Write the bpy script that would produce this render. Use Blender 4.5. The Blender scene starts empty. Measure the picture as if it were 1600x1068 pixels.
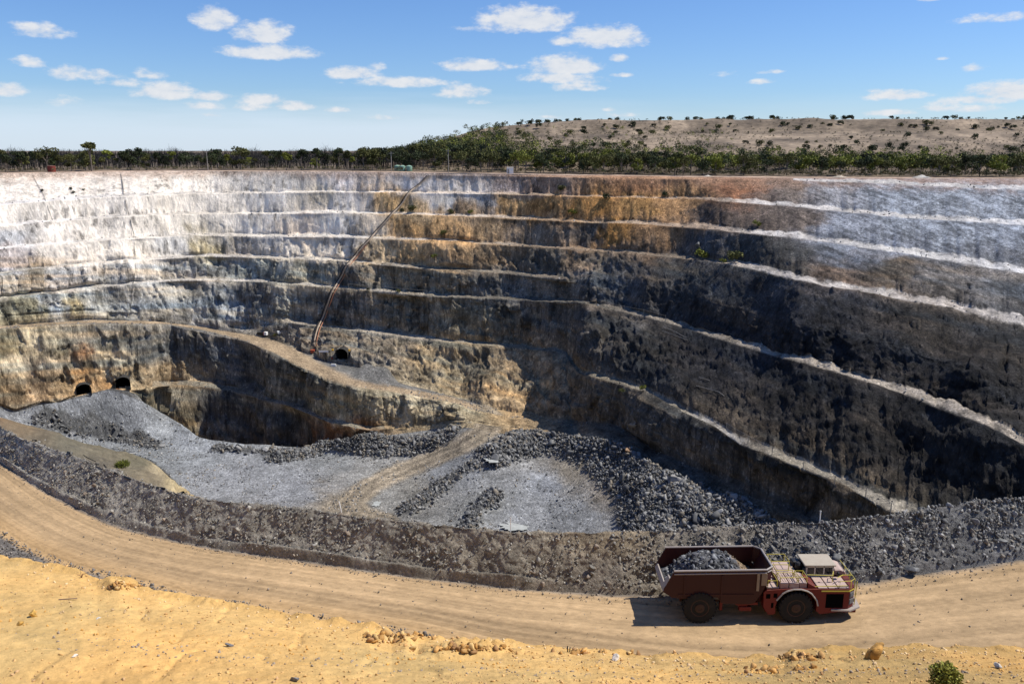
import bpy, bmesh, math, random
import numpy as np
from mathutils import Vector, Matrix
random.seed(7); RNG = np.random.default_rng(7)
SC = bpy.context.scene
COL = SC.collection
# ------------------------------------------------------------------ camera
F = 1300.0; HR = 232.0                      # focal length and horizon row, in 1600-px-wide photo pixels
PITCH = math.atan((534 - HR) / F); CP, SP = math.cos(PITCH), math.sin(PITCH)
cam = bpy.data.cameras.new("camera"); camo = bpy.data.objects.new("camera", cam); COL.objects.link(camo)
cam.sensor_width = 36; cam.lens = 36 * F / 1600; cam.clip_end = 30000; cam.clip_start = 0.3
camo.location = (0, 0, 0); camo.rotation_euler = (math.pi / 2 - PITCH, 0, 0)
SC.camera = camo
# ------------------------------------------------------------------ light
SUN_EL, SUN_AZ = math.radians(54), math.radians(8)      # azimuth from +x towards +y
SUN_DIR = Vector((math.cos(SUN_EL) * math.cos(SUN_AZ), math.cos(SUN_EL) * math.sin(SUN_AZ), math.sin(SUN_EL)))
sl = bpy.data.lights.new("sun", "SUN"); sl.energy = 5.0; sl.angle = math.radians(0.5); sl.color = (1, 0.95, 0.86)
so = bpy.data.objects.new("sun", sl); COL.objects.link(so)
so.rotation_euler = (-SUN_DIR).to_track_quat('-Z', 'Y').to_euler()
SC.view_settings.view_transform = 'Standard'; SC.view_settings.look = 'None'
SC.view_settings.exposure = 0.2; SC.view_settings.gamma = 1.0
SC.cycles.max_bounces = 5; SC.cycles.diffuse_bounces = 1; SC.cycles.transparent_max_bounces = 6
w = bpy.data.worlds.new("World"); SC.world = w; w.use_nodes = True
NT = w.node_tree; NT.nodes.clear()

def build_world():
    N, L = NT.nodes, NT.links
    def m(op, a, b=None, c=None):
        n = N.new('ShaderNodeMath'); n.operation = op
        for i, v in enumerate((a, b, c)):
            if v is None: continue
            if isinstance(v, (int, float)): n.inputs[i].default_value = v
            else: L.new(v, n.inputs[i])
        return n.outputs[0]
    sky = N.new('ShaderNodeTexSky'); sky.sky_type = 'NISHITA'; sky.sun_disc = False
    sky.sun_elevation = SUN_EL; sky.sun_rotation = math.pi / 2 - SUN_AZ
    sky.altitude = 300; sky.air_density = 1.0; sky.dust_density = 0.3; sky.ozone_density = 2.0
    tc = N.new('ShaderNodeTexCoord')
    sep = N.new('ShaderNodeSeparateXYZ'); L.new(tc.outputs['Generated'], sep.inputs[0])
    X, Y, Z = sep.outputs
    az = m('MULTIPLY', m('ARCTAN2', X, Y), 57.29578)           # degrees from +y towards +x
    el = m('MULTIPLY', m('ARCSINE', Z), 57.29578)
    nz = N.new('ShaderNodeTexNoise'); nz.inputs['Scale'].default_value = 1.0; nz.inputs['Detail'].default_value = 7
    nz.inputs['Roughness'].default_value = 0.62
    cv = N.new('ShaderNodeCombineXYZ'); L.new(m('MULTIPLY', az, 0.75), cv.inputs[0]); L.new(m('MULTIPLY', el, 1.5), cv.inputs[1])
    L.new(cv.outputs[0], nz.inputs['Vector'])
    nv = m('SUBTRACT', nz.outputs[0], 0.5)
    # cumulus: (photo col, photo row of centre, half width px, half height px, density)
    cl = [(335,32,30,17,1),(412,55,42,16,1),(420,84,68,11,1),(60,50,38,12,.8),(45,98,22,8,.6),(110,116,30,10,.75),(158,119,32,8,.65),
          (237,118,26,7,.6),(200,131,38,7,.5),(258,145,44,13,1),(328,152,28,8,.85),(318,166,30,7,.6),(10,142,28,10,.8),(100,160,24,6,.3),
          (408,158,34,10,.8),(460,166,32,7,.75),(400,168,34,6,.6),(548,116,37,9,1),(630,130,70,8,.8),(590,105,12,5,.4),(742,104,53,9,1),
          (720,145,40,10,.8),(750,160,20,4,.5),(820,34,68,18,1.1),(945,60,62,17,.95),(880,66,22,8,.7),(882,106,52,15,1.05),(870,123,52,9,.9),(910,126,36,8,.6),(900,137,38,7,.7),
          (968,92,14,6,.7),(970,118,18,3,.5),(1135,117,16,4,.35),(1205,113,20,3,.5),(1192,129,18,4,.6),(1398,150,42,8,.85),(1365,142,12,4,.6),
          (1475,27,1,1,0),(1560,29,50,7,.6),(1475,92,9,2,.4),(1522,108,17,6,.6),(1580,145,62,14,1),(1540,156,44,8,.8),(1470,170,27,5,.7),(1385,177,38,5,.7),(1525,171,30,6,.6),
          (1480,162,24,6,.6),(952,172,12,3,.5),(972,180,22,4,.6),(525,173,22,4,.6),(330,180,14,4,.6),(600,184,26,4,.4),(866,183,16,3,.5),(815,45,75,8,.6),(1460,-2,20,4,.6)]
    tot = None
    for (c, r, hw, hh, dn) in cl:
        if dn <= 0: continue
        a = (c - 800) / F; d = (r - 534) / F
        y = CP - d * SP; z = -SP - d * CP; ln = math.sqrt(a * a + y * y + z * z)
        A = math.degrees(math.atan2(a, y)); E = math.degrees(math.asin(z / ln)); s = 57.3 / F / ln / math.cos(math.radians(E))
        s2 = 57.3 / F / ln
        u = m('MULTIPLY', m('SUBTRACT', az, A), 1 / (hw * s * 1.25))
        v0 = m('SUBTRACT', el, E)
        v = m('MAXIMUM', m('MULTIPLY', v0, 1 / (hh * s2 * 1.5)), m('MULTIPLY', v0, -1 / (hh * s2 * 0.95)))   # flatter base
        q = m('MULTIPLY_ADD', u, u, m('MULTIPLY', v, v))
        q = m('MULTIPLY', m('SUBTRACT', 1.0, q), dn)
        q = m('MAXIMUM', q, -1.0)
        tot = q if tot is None else m('MAXIMUM', tot, q)
    dens = m('MULTIPLY_ADD', nv, 2.5, m('MULTIPLY', tot, 1.0))
    mr = N.new('ShaderNodeMapRange'); mr.interpolation_type = 'SMOOTHSTEP'; L.new(dens, mr.inputs[0])
    mr.inputs[1].default_value = -0.05; mr.inputs[2].default_value = 0.9
    # thin high haze bank just over the horizon, to the left
    nz2 = N.new('ShaderNodeTexNoise'); nz2.inputs['Detail'].default_value = 5; nz2.inputs['Scale'].default_value = 1
    cv2 = N.new('ShaderNodeCombineXYZ'); L.new(m('MULTIPLY', az, 0.12), cv2.inputs[0]); L.new(m('MULTIPLY', el, 1.3), cv2.inputs[1])
    L.new(cv2.outputs[0], nz2.inputs['Vector'])
    hz = N.new('ShaderNodeMapRange'); hz.interpolation_type = 'SMOOTHSTEP'; L.new(m('MULTIPLY_ADD', nz2.outputs[0], 1.6, el), hz.inputs[0])
    hz.inputs[1].default_value = 4.6; hz.inputs[2].default_value = 1.8
    hl = N.new('ShaderNodeMapRange'); L.new(az, hl.inputs[0]); hl.inputs[1].default_value = 12; hl.inputs[2].default_value = -5
    hzf = m('MULTIPLY', hz.outputs[0], m('MULTIPLY_ADD', hl.outputs[0], 0.42, 0.26))
    hs = N.new('ShaderNodeHueSaturation'); hs.inputs['Saturation'].default_value = 1.08; hs.inputs['Value'].default_value = 1.0
    L.new(sky.outputs[0], hs.inputs['Color'])
    mx0 = N.new('ShaderNodeMixRGB'); tn = N.new('ShaderNodeVectorMath'); tn.operation = 'MULTIPLY'; L.new(hs.outputs[0], tn.inputs[0]); tn.inputs[1].default_value = (.76, .975, 1.36); L.new(hzf, mx0.inputs[0]); L.new(tn.outputs[0], mx0.inputs[1]); mx0.inputs[2].default_value = (7.6, 8.7, 10.2, 1)
    # cloud colour: brighter where dense, greyer thin base
    cr = N.new('ShaderNodeMixRGB'); L.new(m('MULTIPLY_ADD', nz.outputs[0], 1.6, -0.1), cr.inputs[0])
    cr.inputs[1].default_value = (6.0, 6.7, 7.8, 1); cr.inputs[2].default_value = (8.6, 8.7, 8.9, 1); cr.use_clamp = False
    mx = N.new('ShaderNodeMixRGB'); L.new(m('MULTIPLY', mr.outputs[0], 0.93), mx.inputs[0]); L.new(mx0.outputs[0], mx.inputs[1]); L.new(cr.outputs[0], mx.inputs[2])
    bg = N.new('ShaderNodeBackground'); bg.inputs['Strength'].default_value = 0.085
    L.new(mx.outputs[0], bg.inputs[0]); out = N.new('ShaderNodeOutputWorld'); L.new(bg.outputs[0], out.inputs[0])
build_world()
w.cycles.sampling_method = 'MANUAL'; w.cycles.sample_map_resolution = 512
# ------------------------------------------------------------------ helpers
def ray(c, r):
    a = (np.asarray(c, float) - 800) / F; d = (np.asarray(r, float) - 534) / F
    return a, CP - d * SP, -SP - d * CP
def at(c, r, z):
    """world point where the sight line of photo pixel (c, r) meets the level z"""
    a, y, zz = ray(c, r); t = z / zz
    return Vector((float(a * t), float(y * t), float(z)))
def aty(c, r, Y):
    a, y, zz = ray(c, r); t = Y / y
    return Vector((float(a * t), float(Y), float(zz * t)))
def K(kn, c, k=1):
    kn = np.array(kn, float); return np.interp(c, kn[:, 0], kn[:, k])
def rc_of(x, y, z):
    dep = y * CP - z * SP; v = -(y * SP + z * CP)
    return 800 + F * x / dep, 534 + F * v / dep
def _h(ix, iy, iz, seed):
    h = (ix.astype(np.int64) * 374761393 + iy.astype(np.int64) * 668265263 + iz.astype(np.int64) * 2147483647 + seed * 1274126177) & 0xffffffff
    h = ((h ^ (h >> 13)) * 1274126177) & 0xffffffff
    h = ((h ^ (h >> 16)) * 2246822519) & 0xffffffff
    return ((h ^ (h >> 15)) & 0xffffff) / float(0xffffff) * 2 - 1
def noise(x, y, z, seed=0):
    x, y, z = np.broadcast_arrays(np.asarray(x, float), np.asarray(y, float), np.asarray(z, float))
    ix, iy, iz = np.floor(x), np.floor(y), np.floor(z); fx, fy, fz = x - ix, y - iy, z - iz
    fx, fy, fz = [t * t * t * (t * (t * 6 - 15) + 10) for t in (fx, fy, fz)]
    r = 0
    for dx in (0, 1):
        for dy in (0, 1):
            for dz in (0, 1):
                r = r + _h(ix + dx, iy + dy, iz + dz, seed) * (fx if dx else 1 - fx) * (fy if dy else 1 - fy) * (fz if dz else 1 - fz)
    return r
def fbm(x, y, z, o=4, seed=0, g=0.5):
    s = 0; a = 1.0; f = 1.0; n = 0
    for k in range(o):
        s = s + a * noise(x * f + 17.3 * k, y * f - 9.1 * k, z * f + 5.7 * k, seed + k); n += a; a *= g; f *= 2.03
    return s / n
def sstep(a, b, x):
    t = np.clip((x - a) / (b - a), 0, 1); return t * t * (3 - 2 * t)
def mesh_np(name, V, Fc, mat=None, colors=None, smooth=True, parent=None, uv=None):
    V = np.asarray(V, np.float32).reshape(-1, 3); Fc = np.asarray(Fc, np.int32); k = Fc.shape[1]
    me = bpy.data.meshes.new(name); me.vertices.add(len(V)); me.vertices.foreach_set('co', V.ravel())
    me.loops.add(Fc.size); me.loops.foreach_set('vertex_index', Fc.ravel())
    me.polygons.add(len(Fc)); me.polygons.foreach_set('loop_start', np.arange(0, Fc.size, k, dtype=np.int32))
    me.polygons.foreach_set('loop_total', np.full(len(Fc), k, np.int32))
    if smooth: me.polygons.foreach_set('use_smooth', np.ones(len(Fc), bool))
    me.update(calc_edges=True)
    if colors is not None:
        at_ = me.color_attributes.new('col', 'FLOAT_COLOR', 'POINT')
        c = np.ones((len(V), 4), np.float32); c[:, :3] = colors; at_.data.foreach_set('color', c.ravel())
    if uv is not None:
        a2 = me.attributes.new('lane', 'FLOAT_VECTOR', 'POINT')
        q = np.zeros((len(V), 3), np.float32); q[:, :uv.shape[1]] = uv; a2.data.foreach_set('vector', q.ravel())
    if mat: me.materials.append(mat)
    o = bpy.data.objects.new(name, me); COL.objects.link(o)
    if parent: o.parent = parent
    return o
def grid_faces(nr, nc):
    i = np.arange(nr - 1)[:, None] * nc + np.arange(nc - 1)[None]
    i = i.ravel(); return np.stack([i, i + nc, i + nc + 1, i + 1], 1)
def tag(o, label=None, cat=None, group=None, kind=None):
    if label: o['label'] = label
    if cat: o['category'] = cat
    if group: o['group'] = group
    if kind: o['kind'] = kind
    return o
def empty(name, loc=(0, 0, 0), rz=0.0):
    o = bpy.data.objects.new(name, None); COL.objects.link(o); o.location = loc; o.rotation_euler = (0, 0, rz); o.empty_display_size = 0.5
    return o
def copy_tree(o, parent=None):
    c = o.copy(); COL.objects.link(c); c.parent = parent
    for ch in list(o.children): copy_tree(ch, c)
    return c
# ------------------------------------------------------------------ materials
def mat(name, rgb=(.5, .5, .5), rough=.8, metal=0, attr=False, nscale=2.0, ncon=0.35, stretch=(1, 1, 1), bump=0.0, bscale=4.0, bdist=0.1, n2=None, spec=0.3, det=6):
    m = bpy.data.materials.new(name); m.use_nodes = True; N, L = m.node_tree.nodes, m.node_tree.links
    b = N['Principled BSDF']; b.inputs['Roughness'].default_value = rough; b.inputs['Metallic'].default_value = metal
    b.inputs['Specular IOR Level'].default_value = spec
    tc = N.new('ShaderNodeTexCoord'); mp = N.new('ShaderNodeMapping'); mp.inputs['Scale'].default_value = stretch
    L.new(tc.outputs['Object'], mp.inputs[0])
    nz = N.new('ShaderNodeTexNoise'); nz.inputs['Scale'].default_value = nscale; nz.inputs['Detail'].default_value = det; nz.inputs['Roughness'].default_value = .65
    L.new(mp.outputs[0], nz.inputs['Vector'])
    mr = N.new('ShaderNodeMapRange'); L.new(nz.outputs[0], mr.inputs[0]); mr.inputs[1].default_value = .3; mr.inputs[2].default_value = .7
    mr.inputs[3].default_value = 1 - ncon; mr.inputs[4].default_value = 1 + ncon
    last = mr.outputs[0]
    if n2:
        nb = N.new('ShaderNodeTexNoise'); nb.inputs['Scale'].default_value = n2[0]; nb.inputs['Detail'].default_value = 4; L.new(tc.outputs['Object'], nb.inputs['Vector'])
        m2 = N.new('ShaderNodeMapRange'); L.new(nb.outputs[0], m2.inputs[0]); m2.inputs[1].default_value = .3; m2.inputs[2].default_value = .7
        m2.inputs[3].default_value = 1 - n2[1]; m2.inputs[4].default_value = 1 + n2[1]
        mm = N.new('ShaderNodeMath'); mm.operation = 'MULTIPLY'; L.new(last, mm.inputs[0]); L.new(m2.outputs[0], mm.inputs[1]); last = mm.outputs[0]
    vm = N.new('ShaderNodeVectorMath'); vm.operation = 'SCALE'
    if attr:
        a = N.new('ShaderNodeAttribute'); a.attribute_name = 'col'; L.new(a.outputs['Color'], vm.inputs[0])
    else: vm.inputs[0].default_value = rgb
    L.new(last, vm.inputs['Scale']); L.new(vm.outputs[0], b.inputs['Base Color'])
    if bump:
        bn = N.new('ShaderNodeTexNoise'); bn.inputs['Scale'].default_value = bscale; bn.inputs['Detail'].default_value = 6; bn.inputs['Roughness'].default_value = .7
        L.new(mp.outputs[0], bn.inputs['Vector'])
        bp = N.new('ShaderNodeBump'); bp.inputs['Strength'].default_value = bump; bp.inputs['Distance'].default_value = bdist
        L.new(bn.outputs[0], bp.inputs['Height']); L.new(bp.outputs[0], b.inputs['Normal'])
    return m
#@@MATS
M_wall = mat('rock_wall', attr=True, nscale=.6, ncon=.28, stretch=(1, 1, .22), bump=.9, bscale=1.2, bdist=.8, n2=(.12, .22), spec=.2, rough=.9)
def add_streaks(m):
    N, L = m.node_tree.nodes, m.node_tree.links; b = N['Principled BSDF']; src = b.inputs['Base Color'].links[0].from_socket
    tc = N.new('ShaderNodeTexCoord'); out = src
    for sc_, st, lo, hi, dk in ((1.0, .045, .57, .64, .5), (.3, .10, .58, .70, .6), (2.6, .3, .56, .66, .6), (1.7, .05, .42, .34, 1.35)):
        mp = N.new('ShaderNodeMapping'); mp.inputs['Scale'].default_value = (sc_, sc_, sc_ * st); mp.inputs['Rotation'].default_value = (0, .12, 0); L.new(tc.outputs['Object'], mp.inputs[0])
        nz = N.new('ShaderNodeTexNoise'); nz.inputs['Scale'].default_value = 1; nz.inputs['Detail'].default_value = 4; nz.inputs['Roughness'].default_value = .6; L.new(mp.outputs[0], nz.inputs['Vector'])
        mr = N.new('ShaderNodeMapRange'); mr.inputs[1].default_value = lo; mr.inputs[2].default_value = hi; mr.inputs[3].default_value = 1; mr.inputs[4].default_value = dk; L.new(nz.outputs[0], mr.inputs[0])
        v = N.new('ShaderNodeVectorMath'); v.operation = 'SCALE'; L.new(out, v.inputs[0]); L.new(mr.outputs[0], v.inputs['Scale']); out = v.outputs[0]
    mp = N.new('ShaderNodeMapping'); mp.inputs['Scale'].default_value = (1.5, 1.5, .75); L.new(tc.outputs['Object'], mp.inputs[0])
    nz = N.new('ShaderNodeTexNoise'); nz.inputs['Scale'].default_value = 1; nz.inputs['Detail'].default_value = 5; nz.inputs['Roughness'].default_value = .75; L.new(mp.outputs[0], nz.inputs['Vector'])
    mr = N.new('ShaderNodeMapRange'); mr.inputs[1].default_value = .54; mr.inputs[2].default_value = .64; mr.inputs[3].default_value = .88; mr.inputs[4].default_value = 2.0; L.new(nz.outputs[0], mr.inputs[0])
    v = N.new('ShaderNodeVectorMath'); v.operation = 'SCALE'; L.new(out, v.inputs[0]); L.new(mr.outputs[0], v.inputs['Scale']); out = v.outputs[0]
    bw = N.new('ShaderNodeRGBToBW'); L.new(src, bw.inputs[0]); mw = N.new('ShaderNodeMapRange'); L.new(bw.outputs[0], mw.inputs[0]); mw.inputs[1].default_value = .3; mw.inputs[2].default_value = .65; mw.inputs[3].default_value = 0; mw.inputs[4].default_value = .68
    mk = N.new('ShaderNodeMixRGB'); L.new(mw.outputs[0], mk.inputs[0]); L.new(out, mk.inputs[1]); L.new(src, mk.inputs[2]); L.new(mk.outputs[0], b.inputs['Base Color'])      # white kaolin takes the stains more lightly
add_streaks(M_wall)
M_rubble = mat('rubble_rock', attr=True, nscale=5, ncon=.25, bump=.5, bscale=6, bdist=.05, spec=.35, rough=.75)
M_berm = mat('berm_earth', attr=True, nscale=6, ncon=.5, bump=1.0, bscale=7, bdist=.15, n2=(.4, .2), rough=.95)
M_sand = mat('yellow_soil', attr=True, nscale=5.0, ncon=.16, bump=.7, bscale=9, bdist=.07, n2=(.35, .1), rough=.97, spec=.1)
M_plain = mat('scrub_ground', attr=True, nscale=.25, ncon=.45, n2=(.03, .25), bump=.4, bscale=.4, bdist=1, rough=1)
# ------------------------------------------------------------------ rails of the pit (photo column, photo row[, level])
C0, C1 = -300, 1900
cs = np.arange(C0, C1 + .1, 1.7)
RIM = [(-300,279),(0,271),(267,267),(534,268),(800,272),(1067,276),(1250,278),(1600,279),(1900,280)]
LA = [(-300,284),(0,276),(534,271.5),(800,275.5),(1067,280),(1200,281),(1234,282),(1400,289),(1600,298),(1900,316)]
L1 = [(-300,336),(0,320),(167,308),(300,303),(534,300),(767,303),(900,307),(1067,311),(1170,318),(1234,323),(1400,340),(1600,353),(1900,376)]
L2 = [(-300,385),(0,354),(100,345),(200,338),(333,334),(534,333),(700,337),(867,345),(1034,353),(1100,358),(1234,372),(1400,395),(1600,428),(1900,480)]
L3 = [(-300,425),(0,389),(167,375),(300,368),(534,371),(684,377),(867,388),(1067,405),(1167,420),(1300,450),(1467,480),(1600,508),(1900,575)]
L4 = [(-300,480),(0,429),(100,416),(200,407),(333,400),(534,408),(684,422),(784,427),(900,440),(1067,459),(1250,506),(1400,540),(1600,600),(1900,700)]
L5 = [(-300,530),(0,469),(133,451),(283,437),(400,440),(534,451),(667,463),(900,473),(1017,498),(1062,511),(1156,541),(1250,567),(1400,612),(1522,658),(1600,696),(1900,840)]
L6 = [(-300,556),(0,507),(133,497),(234,499),(300,506),(380,515),(430,508),(452,504),(504,511),(643,529),(781,542),(868,549),(885,556),(905,583),(920,588),(1006,612),(1062,642),(1119,669),(1156,695),(1250,732),(1325,762),(1381,796),(1600,880),(1900,1000)]
T6 = [(-300,562),(0,509),(133,499),(234,501),(300,508),(367,520),(417,527),(467,547),(510,565),(560,574),(620,597),(677,612),(736,627),(774,638),(850,652),(950,661),(995,676),(1025,702),(1062,721),(1119,742),(1175,777),(1250,806),(1400,860),(1900,1050)]
Q = [(-300,568),(0,514),(133,506),(267,508),(333,523),(384,533),(434,557),(467,573),(514,597),(556,608),(625,616),(695,628),(736,640),(774,648),(850,662),(950,671),(995,684),(1025,709),(1062,727),(1119,750),(1175,783),(1250,812),(1400,870),(1900,1060)]
MM = [(-300,600),(0,632),(23,641),(67,627),(87,630),(110,620),(173,606),(210,607),(283,602),(317,605),(350,610),(400,622),(452,636),(484,648),(514,660),(573,672),(640,668),(700,657),(736,655),(774,662),(850,676),(950,684),(995,697),(1025,720),(1062,738),(1119,760),(1175,790),(1250,818),(1400,880),(1900,1070)]
GG = [(-300,610),(0,637),(23,645),(67,631),(110,625),(173,608),(207,620),(250,643),(283,663),(310,683),(334,688),(400,694),(484,699),(534,694),(573,684),(608,680),(643,675),(700,668),(736,668),(774,675),(850,686),(950,700),(1025,740),(1119,780),(1175,800),(1250,830),(1400,890),(1900,1080)]
G2 = [(-300,620),(0,642),(30,652),(100,668),(130,682),(200,690),(300,704),(400,714),(540,712),(640,706),(700,704),(740,712),(800,716),(850,716),(950,725),(1025,760),(1119,800),(1175,815),(1250,840),(1400,900),(1900,1090)]
FF = [(-300,630),(0,646),(30,657),(100,676),(130,692),(190,703),(235,712),(262,740),(300,778),(330,800),(400,842),(800,858),(1119,850),(1250,850),(1400,910),(1900,1100)]
BC = [(-300,520),(0,667),(33,684),(133,719),(234,757),(300,777),(384,786),(500,797),(540,805),(640,815),(800,831),(950,832),(1050,828),(1150,822),(1280,815),(1400,803),(1500,787),(1600,775),(1900,745)]
BB = [(-300,560),(0,722),(50,757),(100,785),(172,820),(250,840),(344,859),(500,880),(656,903),(812,920),(969,931),(1100,932),(1250,922),(1344,912),(1444,897),(1600,875),(1900,840)]
RN = [(-300,690),(0,829),(31,851),(94,879),(156,895),(234,914),(312,936),(406,951),(500,967),(656,992),(800,1030),(1000,1060),(1200,1080),(1900,1090)]
YY = [(-300,800),(0,872),(56,880),(87,889),(125,894),(152,909),(178,907),(203,915),(216,923),(250,926),(297,936),(375,948),(469,965),(500,970),(578,981),(612,1000),(634,993),(653,1000),(687,995),(766,1006),(887,1014),(909,1019),(937,1014),(1000,1026),(1100,1028),(1225,1029),(1240,1020),(1275,1016),(1319,1016),(1381,1016),(1469,1010),(1537,1016),(1600,1019),(1900,1010)]
def zk(*kn): return np.interp(cs, [k[0] for k in kn], [k[1] for k in kn])
class Rail:
    def __init__(s, y, z, row): s.y, s.z, s.row = y, z, row
def smooth(v, n):
    k = np.hanning(n * 2 + 1); k /= k.sum(); return np.convolve(np.pad(v, n, mode='edge'), k, 'valid')
def rail_abs(kn, z):
    row = K(kn, cs); a, ry, rz = ray(cs, row); return Rail(z * ry / rz, z, row)
def rail_solve(kn, zt, prev, smin, smax):
    """level zt wherever the face down from the rail above keeps a slope between smin and smax (rise over run along the sight line)"""
    row = K(kn, cs); a, ry, rz = ray(cs, row); t = -rz / ry
    yy = -zt / t; run = prev.y - yy; drop = prev.z - zt
    s = np.where(run <= 0.5, smax, drop / np.maximum(run, .5)); s = np.clip(s, smin, smax); s = smooth(s, 20)
    y = (-prev.z + s * prev.y) / (t + s); return Rail(y, -y * t, row)
rim = rail_abs(RIM, zk((C0, -10.5), (534, -10.5), (800, -11.2), (1067, -11.8), (1250, -11.8), (C1, -11.5)))
la = rail_solve(LA, -12.2 - 0 * cs - 1.2 * sstep(1200, 1500, cs), rim, .12, 1.4)
l1 = rail_solve(L1, -20.5 + 0 * cs, la, .38, 1.25)
l2 = rail_solve(L2, -30.5 + 0 * cs, l1, .38, 1.25)
l3 = rail_solve(L3, -41.5 + 0 * cs, l2, .38, 1.25)
l4 = rail_solve(L4, -52.0 + 0 * cs, l3, .38, 1.3)
l5 = rail_solve(L5, -63.5 + 0 * cs, l4, .38, 1.4)
l6 = rail_solve(L6, zk((C0, -71), (0, -72), (300, -76), (400, -79), (452, -79), (868, -80), (905, -80.5), (1006, -80.5), (1119, -81), (1250, -82), (C1, -83)), l5, .38, 2.6)
t6 = rail_solve(T6, zk((C0, -71.6), (0, -72.6), (300, -77), (400, -80), (500, -87), (620, -92), (736, -98), (850, -100), (950, -95), (1119, -94), (1250, -94), (C1, -96)), l6, .5, 4.0)
def flat_from(kn, prev, dz=0.0):
    return rail_abs(kn, prev.z + dz)
q_ = flat_from(Q, t6, -.4)
mm = rail_solve(MM, zk((C0, -98), (0, -99), (283, -100), (400, -101), (514, -105), (573, -107), (640, -106), (700, -102), (736, -100), (850, -101.5), (950, -96.5), (1119, -95), (1250, -95), (C1, -97)), q_, .04, 3.0)
gg = rail_solve(GG, zk((C0, -99), (0, -100), (173, -101), (250, -107), (310, -112), (484, -113), (573, -111), (643, -108), (700, -104), (736, -101.5), (850, -103), (950, -98.5), (1119, -96.5), (1250, -96.5), (C1, -99)), mm, .02, 2.0)
holew = sstep(200, 250, cs) * (1 - sstep(540, 620, cs))
dy = mm.y * (1 - .32) + gg.y * .32; dz = mm.z * .5 + gg.z * .5
dd = Rail(dy, np.minimum(mm.z, gg.z) * holew + (mm.z * .68 + gg.z * .32) * (1 - holew) - 16 * holew, 0)
dd2 = Rail(mm.y * .55 + gg.y * .45, dd.z * holew + (mm.z * .55 + gg.z * .45) * (1 - holew), 0)
g2 = rail_solve(G2, zk((C0, -110), (0, -111), (100, -113), (300, -114.5), (640, -112), (700, -108), (740, -105), (800, -105.5), (850, -106), (950, -102), (1040, -99), (1119, -98), (1250, -98), (C1, -101)), gg, .02, 2.0)
ff = rail_solve(FF, zk((C0, -111), (0, -111.5), (100, -113.5), (300, -114.5), (800, -114), (960, -110.5), (1050, -104), (1250, -101), (C1, -104)), g2, -.05, .8)
if False:
    for n_, r_ in (('rim', rim), ('la', la), ('l1', l1), ('l2', l2), ('l3', l3), ('l4', l4), ('l5', l5), ('l6', l6), ('t6', t6), ('q', q_), ('mm', mm), ('dd', dd), ('gg', gg), ('g2', g2), ('ff', ff)):
        ii = [np.argmin(abs(cs - c)) for c in (-250, 0, 150, 300, 420, 534, 640, 736, 867, 950, 1067, 1250, 1400, 1600, 1850)]
        print('%4s' % n_, ' '.join('%4.0f/%-5.1f' % (r_.y[i], r_.z[i]) for i in ii))
for r_, n_ in ((gg, 12), (g2, 22), (ff, 26), (mm, 6)): r_.y = smooth(r_.y, n_); r_.z = smooth(r_.z, n_)
_s = sstep(860, 960, cs)                      # the fourth bench has fallen away towards the right
l4.y = l4.y * (1 - _s) + (l3.y * .45 + l5.y * .55) * _s; l4.z = l4.z * (1 - _s) + (l3.z * .45 + l5.z * .55) * _s
def lerp(A, B, t): return Rail(A.y * (1 - t) + B.y * t, A.z * (1 - t) + B.z * t, 0)
def toe_of(cr, prev, bw, rise, mask=1.0):
    b = np.minimum(bw * mask, np.maximum(prev.y - cr.y, .05) * .55); f = b / max(bw, .01)
    return Rail(cr.y + b, cr.z + rise * f, 0)
ROWS = []                                     # (y, z, class, amount of face displacement)
def seg(A, B, n, cls, amp, last=False, open_=0.0):
    for i in range(n + (1 if last else 0)):
        t = i / n; r = lerp(A, B, t)
        e = min(1, min(t, 1 - t) * 5 + .35) if cls == 0 else 1
        e = e + (1 - e) * open_
        ROWS.append((r.y, r.z, cls + 0 * cs, amp * e))
rr_ = sstep(1050, 1300, cs)
bw = 5.5 + 1.2 * rr_; ones = 1 + 0 * cs
def bench(cr, prev, nf, amp, mask=ones, rise=1.3, scale=1.0, nb=4, open_=0.0, gone=None):
    global _prev
    b = np.minimum(bw * scale * mask, np.maximum(prev.y - cr.y, .05) * .5)
    b = b * np.clip(1 + .45 * fbm(cs / 45, nf * 3.1, 0, 3, 140) + .28 * fbm(cs / 9, nf * 1.7, 0, 3, 141), .4, 1.35); rise = rise * (.8 + .6 * fbm(cs / 16, nf * 2.3, 0, 3, 142))
    g_ = 0 * cs if gone is None else gone; b = np.maximum(b, np.minimum(1.0, .4 * np.maximum(prev.y - cr.y, .05)) * g_)
    toe = Rail(cr.y + b, cr.z + rise * b / 6 * (1 - g_) + g_ * b * np.clip((prev.z - cr.z) / np.maximum(prev.y - cr.y, .3), .2, 3), 0)
    seg(_prev, toe, nf, 0, amp, open_=open_); k0 = len(ROWS); seg(toe, cr, nb, 1, .4); _prev = cr
    if gone is not None:
        for k in range(k0, len(ROWS)): y_, z_, c_, a_ = ROWS[k]; ROWS[k] = (y_, z_, np.where(gone > .5, 0, 1), .25 * (1 - gone) + amp * gone)
_prev = rim
rough = K([(-300, .35), (400, .5), (560, .6), (700, .9), (900, 1.15), (1150, 1.0), (1300, .55), (1600, .5)], cs)
rough2 = K([(-300, .6), (250, .7), (450, 1.1), (700, 1.25), (950, 1.1), (1100, .6), (1600, .5)], cs)
rough3 = K([(-300, .8), (250, 1.0), (450, 1.2), (700, 1.2), (950, 1.0), (1080, .6), (1600, .6)], cs)
bench(la, rim, 5, .3, mask=sstep(1180, 1300, cs), nb=3, gone=1 - sstep(1180, 1300, cs))
bench(l1, la, 20, rough)
bench(l2, l1, 21, rough)
bench(l3, l2, 22, (rough + rough2) / 2)
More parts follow.
